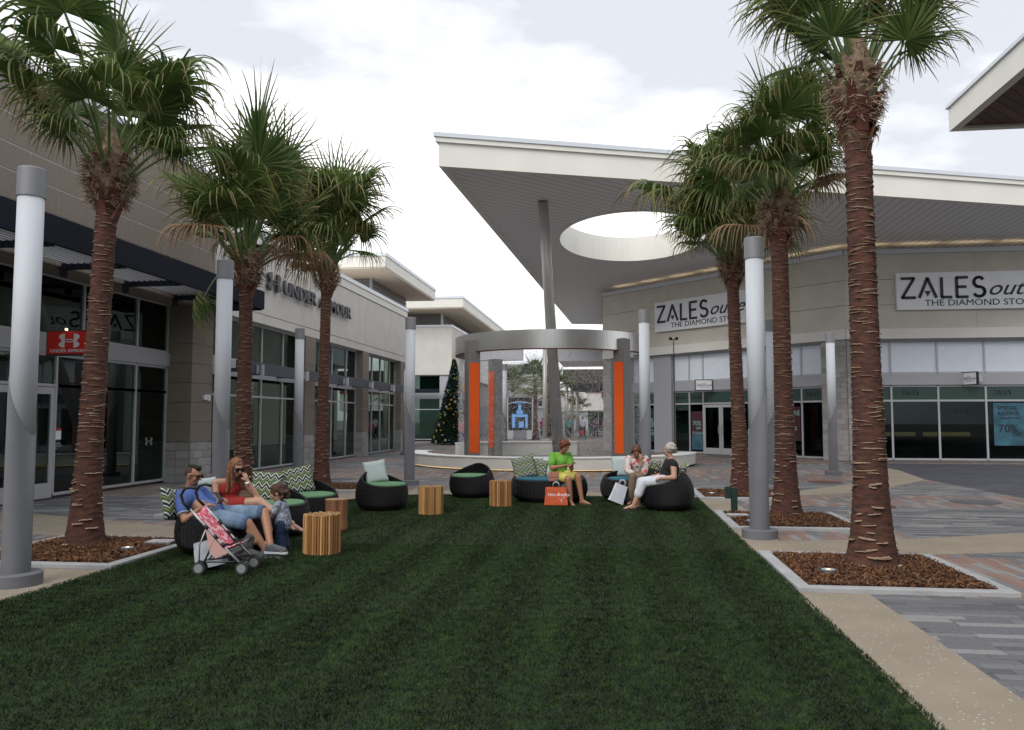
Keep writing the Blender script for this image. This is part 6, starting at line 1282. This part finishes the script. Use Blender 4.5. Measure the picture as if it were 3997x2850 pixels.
for k in range(60):
    a = rn.uniform(0, 6.28); b2 = rn.uniform(-.2, 1.5); p_ = P(.088 * math.cos(a) * math.cos(b2), -.035 + .095 * math.sin(a) * math.cos(b2), .03 + .09 * math.sin(b2)); 
    if math.sin(a) * math.cos(b2) > .75 and b2 < .6: continue
    hr.sph(p_, rn.uniform(.016, .028), 8, 6)
blob('hair', hr, mat('hair_white', (.42, .39, .35), .8, nscale=20, namt=.2), WB, .009, 1, .014, .02); eyes(P, T, WB)
MB().cyl(w1 + V3(.035, 0, .0), w1 + V3(.055, 0, 0), .034, .034, 20).build('wristwatch', M['tube'], WB, True)
for an, d in ((a1, V3(-1, -.2, 0)), (a2, V3(-1, 0, 0))):
    g = MB(); d = d.normalized(); sd_ = V3(-d.y, d.x, 0); g.cap(an + V3(0, 0, -.11) - d * .04, an + d * .2 + V3(0, 0, -.115), .038, .042); g.v = [(v[0], v[1], max(-.016, min(v[2], .012))) for v in g.v]; g.build('flip_flop', M['black'], WB); g = MB(); g.tube([an + d * .06 + sd_ * .042 + V3(0, 0, -.10), an + d * .11 + sd_ * .02 + V3(0, 0, -.045), an + d * .16 + V3(0, 0, -.075)], .008, 6); g.tube([an + d * .06 - sd_ * .042 + V3(0, 0, -.10), an + d * .11 - sd_ * .02 + V3(0, 0, -.045), an + d * .16 + V3(0, 0, -.075)], .008, 6); g.build('flip_flop_strap', M['black'], WB)

# --- far walkers
def walker(x, y, h, rot, top, legs, skin, hair, label, stride=.12):
    t = thing('person', label, 'person', (x, y, 0), rot, 'people walking beyond the fountain'); s = h / 1.72; z = lambda v: v * s
    b = MB(); P, T = head(b, (0, 0, z(1.60)), (0, -1, 0), s); b.cap((0, 0, z(1.44)), (0, 0, z(1.55)), .05 * s, .05 * s); b.cap((0, 0, z(1.3)), (0, 0, z(.98)), .12 * s, .12 * s)
    for q in (-1, 1): limb(b, [V3(q * .18, 0, 1.38) * s, V3(q * .24, .03 * q, 1.1) * s, V3(q * .22, -.08, .87) * s], [.045 * s, .04 * s, .03 * s]); hand(b, V3(q * .22, -.08, .87) * s, (0, -.2, -1), (1 * -q, 0, 0), s, .3); limb(b, [V3(q * .09, 0, .95) * s, V3(q * .10, -.05 * q - stride * .4, .5) * s, V3(q * .10, -stride * q, .09) * s], [.09 * s, .06 * s, .04 * s]); foot(b, V3(q * .10, -stride * q, .09) * s, (0, -1, 0), s)
    blob('body', b, M[skin], t, .022, 2); g = MB(); g.cap((-.07, 0, z(1.33)), (.07, 0, z(1.33)), .13 * s); g.cap((0, 0, z(1.3)), (0, 0, z(.98)), .15 * s, .155 * s)
    for q in (-1, 1): g.cap(V3(q * .18, 0, 1.38) * s, V3(q * .22, .02 * q, 1.2) * s, .065 * s, .06 * s)
    blob('shirt', g, top, t, .025, 2); g = MB()
    for q in (-1, 1): limb(g, [V3(q * .09, 0, .95) * s, V3(q * .10, -.05 * q - stride * .4, .5) * s, V3(q * .10, -stride * q, .16) * s], [.11 * s, .075 * s, .06 * s])
    blob('trousers', g, legs, t, .022, 2); hr = MB(); hr.sph(P(0, -.02, .04), .092 * s); hr.build('hair', hair, t, True); return t
cm = lambda n_, c_: mat(n_, c_, .9, nscale=6, namt=.2)
HB = mat('hair_dark', (.02, .015, .012), .8)
walker(-3.5, 63.5, 1.72, 0, cm('aqua', (.10, .36, .38)), M['blackmat'], 'skin', HB, 'man in an aqua shirt and black trousers walking beyond the fountain')
walker(-2.45, 63.8, 1.80, 0, cm('palewhite', (.55, .56, .62)), M['blackmat'], 'skin', HB, 'man in a white shirt pushing a stroller beyond the fountain')
walker(-1.45, 65.5, 1.65, .3, cm('plum', (.16, .06, .12)), M['blackmat'], 'skin3', HB, 'woman in a plum top walking beyond the fountain'); walker(-.7, 67.5, 1.68, -.3, cm('redshirt', (.36, .05, .05)), M['blackmat'], 'skin3', HB, 'woman in a red top at the right of the far group')
walker(-2.0, 72, 1.6, .2, cm('darkshirt', (.08, .07, .12)), M['blackmat'], 'skin3', HB, 'small dark dressed figure behind the walking group'); walker(-8.3, 43.5, 1.66, PI - .3, cm('pink', (.65, .10, .12)), cm('bluejeans', (.05, .09, .2)), 'skin2', mat('hair_fair', (.3, .2, .1), .8), 'person in a coral pink shirt beside the christmas tree', .16)
walker(-6.2, 70, 1.68, .1, cm('mag', (.4, .06, .1)), M['blackmat'], 'skin3', HB, 'distant person in a magenta top beside the ringed palm')

t = thing('stroller', 'far black pushchair with red seat among the walkers', 'stroller', (-2.45, 63.1, 0), 0)
MB().box(-.25, .25, -.3, .25, .35, .85).build('seat', M['blackmat'], t); MB().box(-.15, .15, -.33, -.30, .4, .7).build('seat_pad', M['red'], t); g = MB()
for q in (-1, 1): g.tube([(q * .25, .5, 1.05), (q * .25, .1, .6), (q * .25, -.4, .12)], .02); g.tube([(q * .25, .1, .6), (q * .25, .35, .12)], .02)
g.build('frame', M['tubed'], t)
for (x_, y_) in ((-.27, -.4), (.27, -.4), (-.27, .35), (.27, .35)): MB().cyl((x_ - .03, y_, .12), (x_ + .03, y_, .12), .12, None, 16).build('wheel', M['black'], t)
t = thing('mannequin', 'headless dark mannequin in the corner store window', 'mannequin', (-15.3, 58.6, 0)); g = MB(); g.cap((-.08, 0, 1.4), (.08, 0, 1.4), .15); g.cap((0, 0, 1.4), (0, 0, 1.0), .17, .15); g.cap((0, 0, 1.45), (0, 0, 1.58), .06)
for q in (-1, 1): g.cap((q * .2, 0, 1.42), (q * .27, 0, 1.0), .07, .05); g.cap((q * .1, 0, .95), (q * .11, 0, .1), .1, .06)
blob('figure', g, M['blackmat'], t, .025, 3); MB().lathe([(.25, 0), (.25, .03)], 20).build('stand', M['alu'], t)

# ------------------------------------------------------------------ umbrella stroller (near)
ST = thing('stroller', 'empty umbrella stroller with pink floral seat on the lawn', 'stroller', (0, 0, .02))
def stm_(z_): return z_
M['pinkf'] = mat('pink_floral', (.58, .075, .14), .8, nscale=22, namt=.3, ncol=(.70, .42, .42)); rp = [x for x in M['pinkf'].node_tree.nodes if x.type == 'VALTORGB'][0]; rp.color_ramp.elements[0].position = .46; rp.color_ramp.elements[1].position = .5; e = rp.color_ramp.elements.new(.62); e.color = (.55, .09, .16, 1); e = rp.color_ramp.elements.new(.66); e.color = (.30, .33, .12, 1); e = rp.color_ramp.elements.new(.72); e.color = (.66, .45, .45, 1)
# frame: left side (x near -Y) and right side; stroller faces +X-ish
def sp(u, v, z): # u along travel (+x), v across (+y)
    c_, s_ = math.cos(.10), math.sin(.10); return V3(-4.20 + u * c_ - v * s_, 7.78 + u * s_ + v * c_, z)
fr = MB(); dk = MB()
for v in (0, .36):
    fr.tube([sp(-.12, v, .66), sp(.0, v, .53), sp(.30, v, .22), sp(.44, v, .085)], .011, 10)       # long front tube
    dk.tube([sp(.16, v, .40), sp(.10, v, .25), sp(.02, v, .07)], .010, 8)                            # rear leg
    fr.tube([sp(.06, v, .47), sp(-.01, v, .30), sp(-.01, v, .10)], .008, 8)
fr.tube([sp(.30, 0, .20), sp(.30, .36, .20)], .009, 8); dk.tube([sp(.04, 0, .14), sp(.40, .36, .14)], .008, 8); dk.tube([sp(.04, .36, .14), sp(.40, 0, .14)], .008, 8); dk.tube([sp(.10, 0, .28), sp(.10, .36, .16)], .008, 8); dk.tube([sp(.10, .36, .28), sp(.10, 0, .16)], .008, 8)
for v in (0, .36): dk.tube([sp(.02, v, .12), sp(.42, v, .13)], .008, 8)
fr.build('frame', M['tube'], ST, True); dk.build('folding_bars', M['tubed'], ST, True)
for v in (0, .36): MB().tube([sp(-.12, v, .655), sp(-.19, v, .72), sp(-.215, v, .80), sp(-.18, v, .865), sp(-.11, v, .88), sp(-.05, v, .865)], .016, 10).build('handle', M['black'], ST, True)
for v in (0, .36):
    for (u, z_) in ((.055, .475), (.155, .375), (.235, .295)): MB().cyl(sp(u - .018, v, z_ + .018), sp(u + .018, v, z_ - .018), .019, None, 10).build('joint_clip', M['black'], ST, True)
for (u, v) in ((0, 0), (.44, 0), (0, .36), (.44, .36)):
    for dv in (-.03, .03):
        w_ = MB(); w_.cyl(sp(u, v + dv - .012, .065), sp(u, v + dv + .012, .065), .066, None, 24); ww = w_.build('wheel', M['tubed'], ST); MB().cyl(sp(u, v + dv - .0155, .065), sp(u, v + dv + .0155, .065), .045, None, 18).build('hub', mat('wheel_hub', (.22, .24, .25), .5), ww)
    MB().cyl(sp(u, v, .06), sp(u - .01, v, .14), .014, None, 10).build('caster', M['tubed'], ST)
sb = MB(); vs_ = []; nu_, nv_ = 12, 8
prof = [(-.125, .655), (-.06, .585), (.0, .52), (.05, .465), (.10, .41), (.15, .35), (.195, .295), (.23, .26), (.27, .255), (.33, .28), (.38, .31)]
for (u, z_) in prof:
    for j in range(nv_ + 1):
        f_ = j / nv_; sag = .035 * math.sin(PI * f_) * (1 if u < .2 else .6); vs_.append(tuple(sp(u - sag * .7 + (.03 * math.sin(PI * f_) if u < -.1 else 0), .01 + .34 * f_, z_ - sag - (.03 * math.sin(PI * f_) if u < -.1 else 0))))
sb.add(vs_, [(i * (nv_ + 1) + j, i * (nv_ + 1) + j + 1, (i + 1) * (nv_ + 1) + j + 1, (i + 1) * (nv_ + 1) + j) for i in range(len(prof) - 1) for j in range(nv_)]); o = sb.build('fabric_seat', M['pinkf'], ST, True); s_ = o.modifiers.new('sol', 'SOLIDIFY'); s_.thickness = .006
M['pinkpale'] = mat('pink_lining', (.55, .33, .30), .9); sb = MB(); sb.add([tuple(sp(u, -.004, z_)) for u, z_ in ((.05, .465), (.23, .27), (.30, .22), (.16, .16), (.10, .22))], [(0, 1, 2, 3, 4)]); o = sb.build('side_panel', M['pinkpale'], ST); s_ = o.modifiers.new('sol', 'SOLIDIFY'); s_.thickness = .005
MB().tube([sp(.20, 0.01, .305), sp(.24, .18, .27), sp(.30, .35, .30)], .012, 8).build('seat_belt', M['blackmat'], ST, True)
t = paper_bag(-4.02, 8.03, .30, .16, .27, .2, mat('bag_pale', (.40, .42, .47), .6, nscale=8, namt=.15), 'large white shopping bag behind the stroller frame', (0, -.22), 'tubed'); t.location.z = .06; t.location.x = -4.20; text('print', 'NAC', .05, .0, .06, -.078, M['navy'], t, .001)
t = thing('jacket', 'grey jacket draped over a dark bag under the knees of the man', 'jacket', (-4.05, 8.45, .02)); g = MB(); g.cap((-.12, 0, .08), (.14, .02, .06), .08, .07); g.cap((-.05, .02, .1), (.05, .04, .26), .09, .05); g.cap((.08, -.02, .05), (.2, -.05, .04), .05, .04); blob('cloth', g, mat('jacket_grey', (.07, .075, .07), .95, nscale=5, namt=.4), t, .012, 3, .05, .07)
print('objects', len(bpy.data.objects))
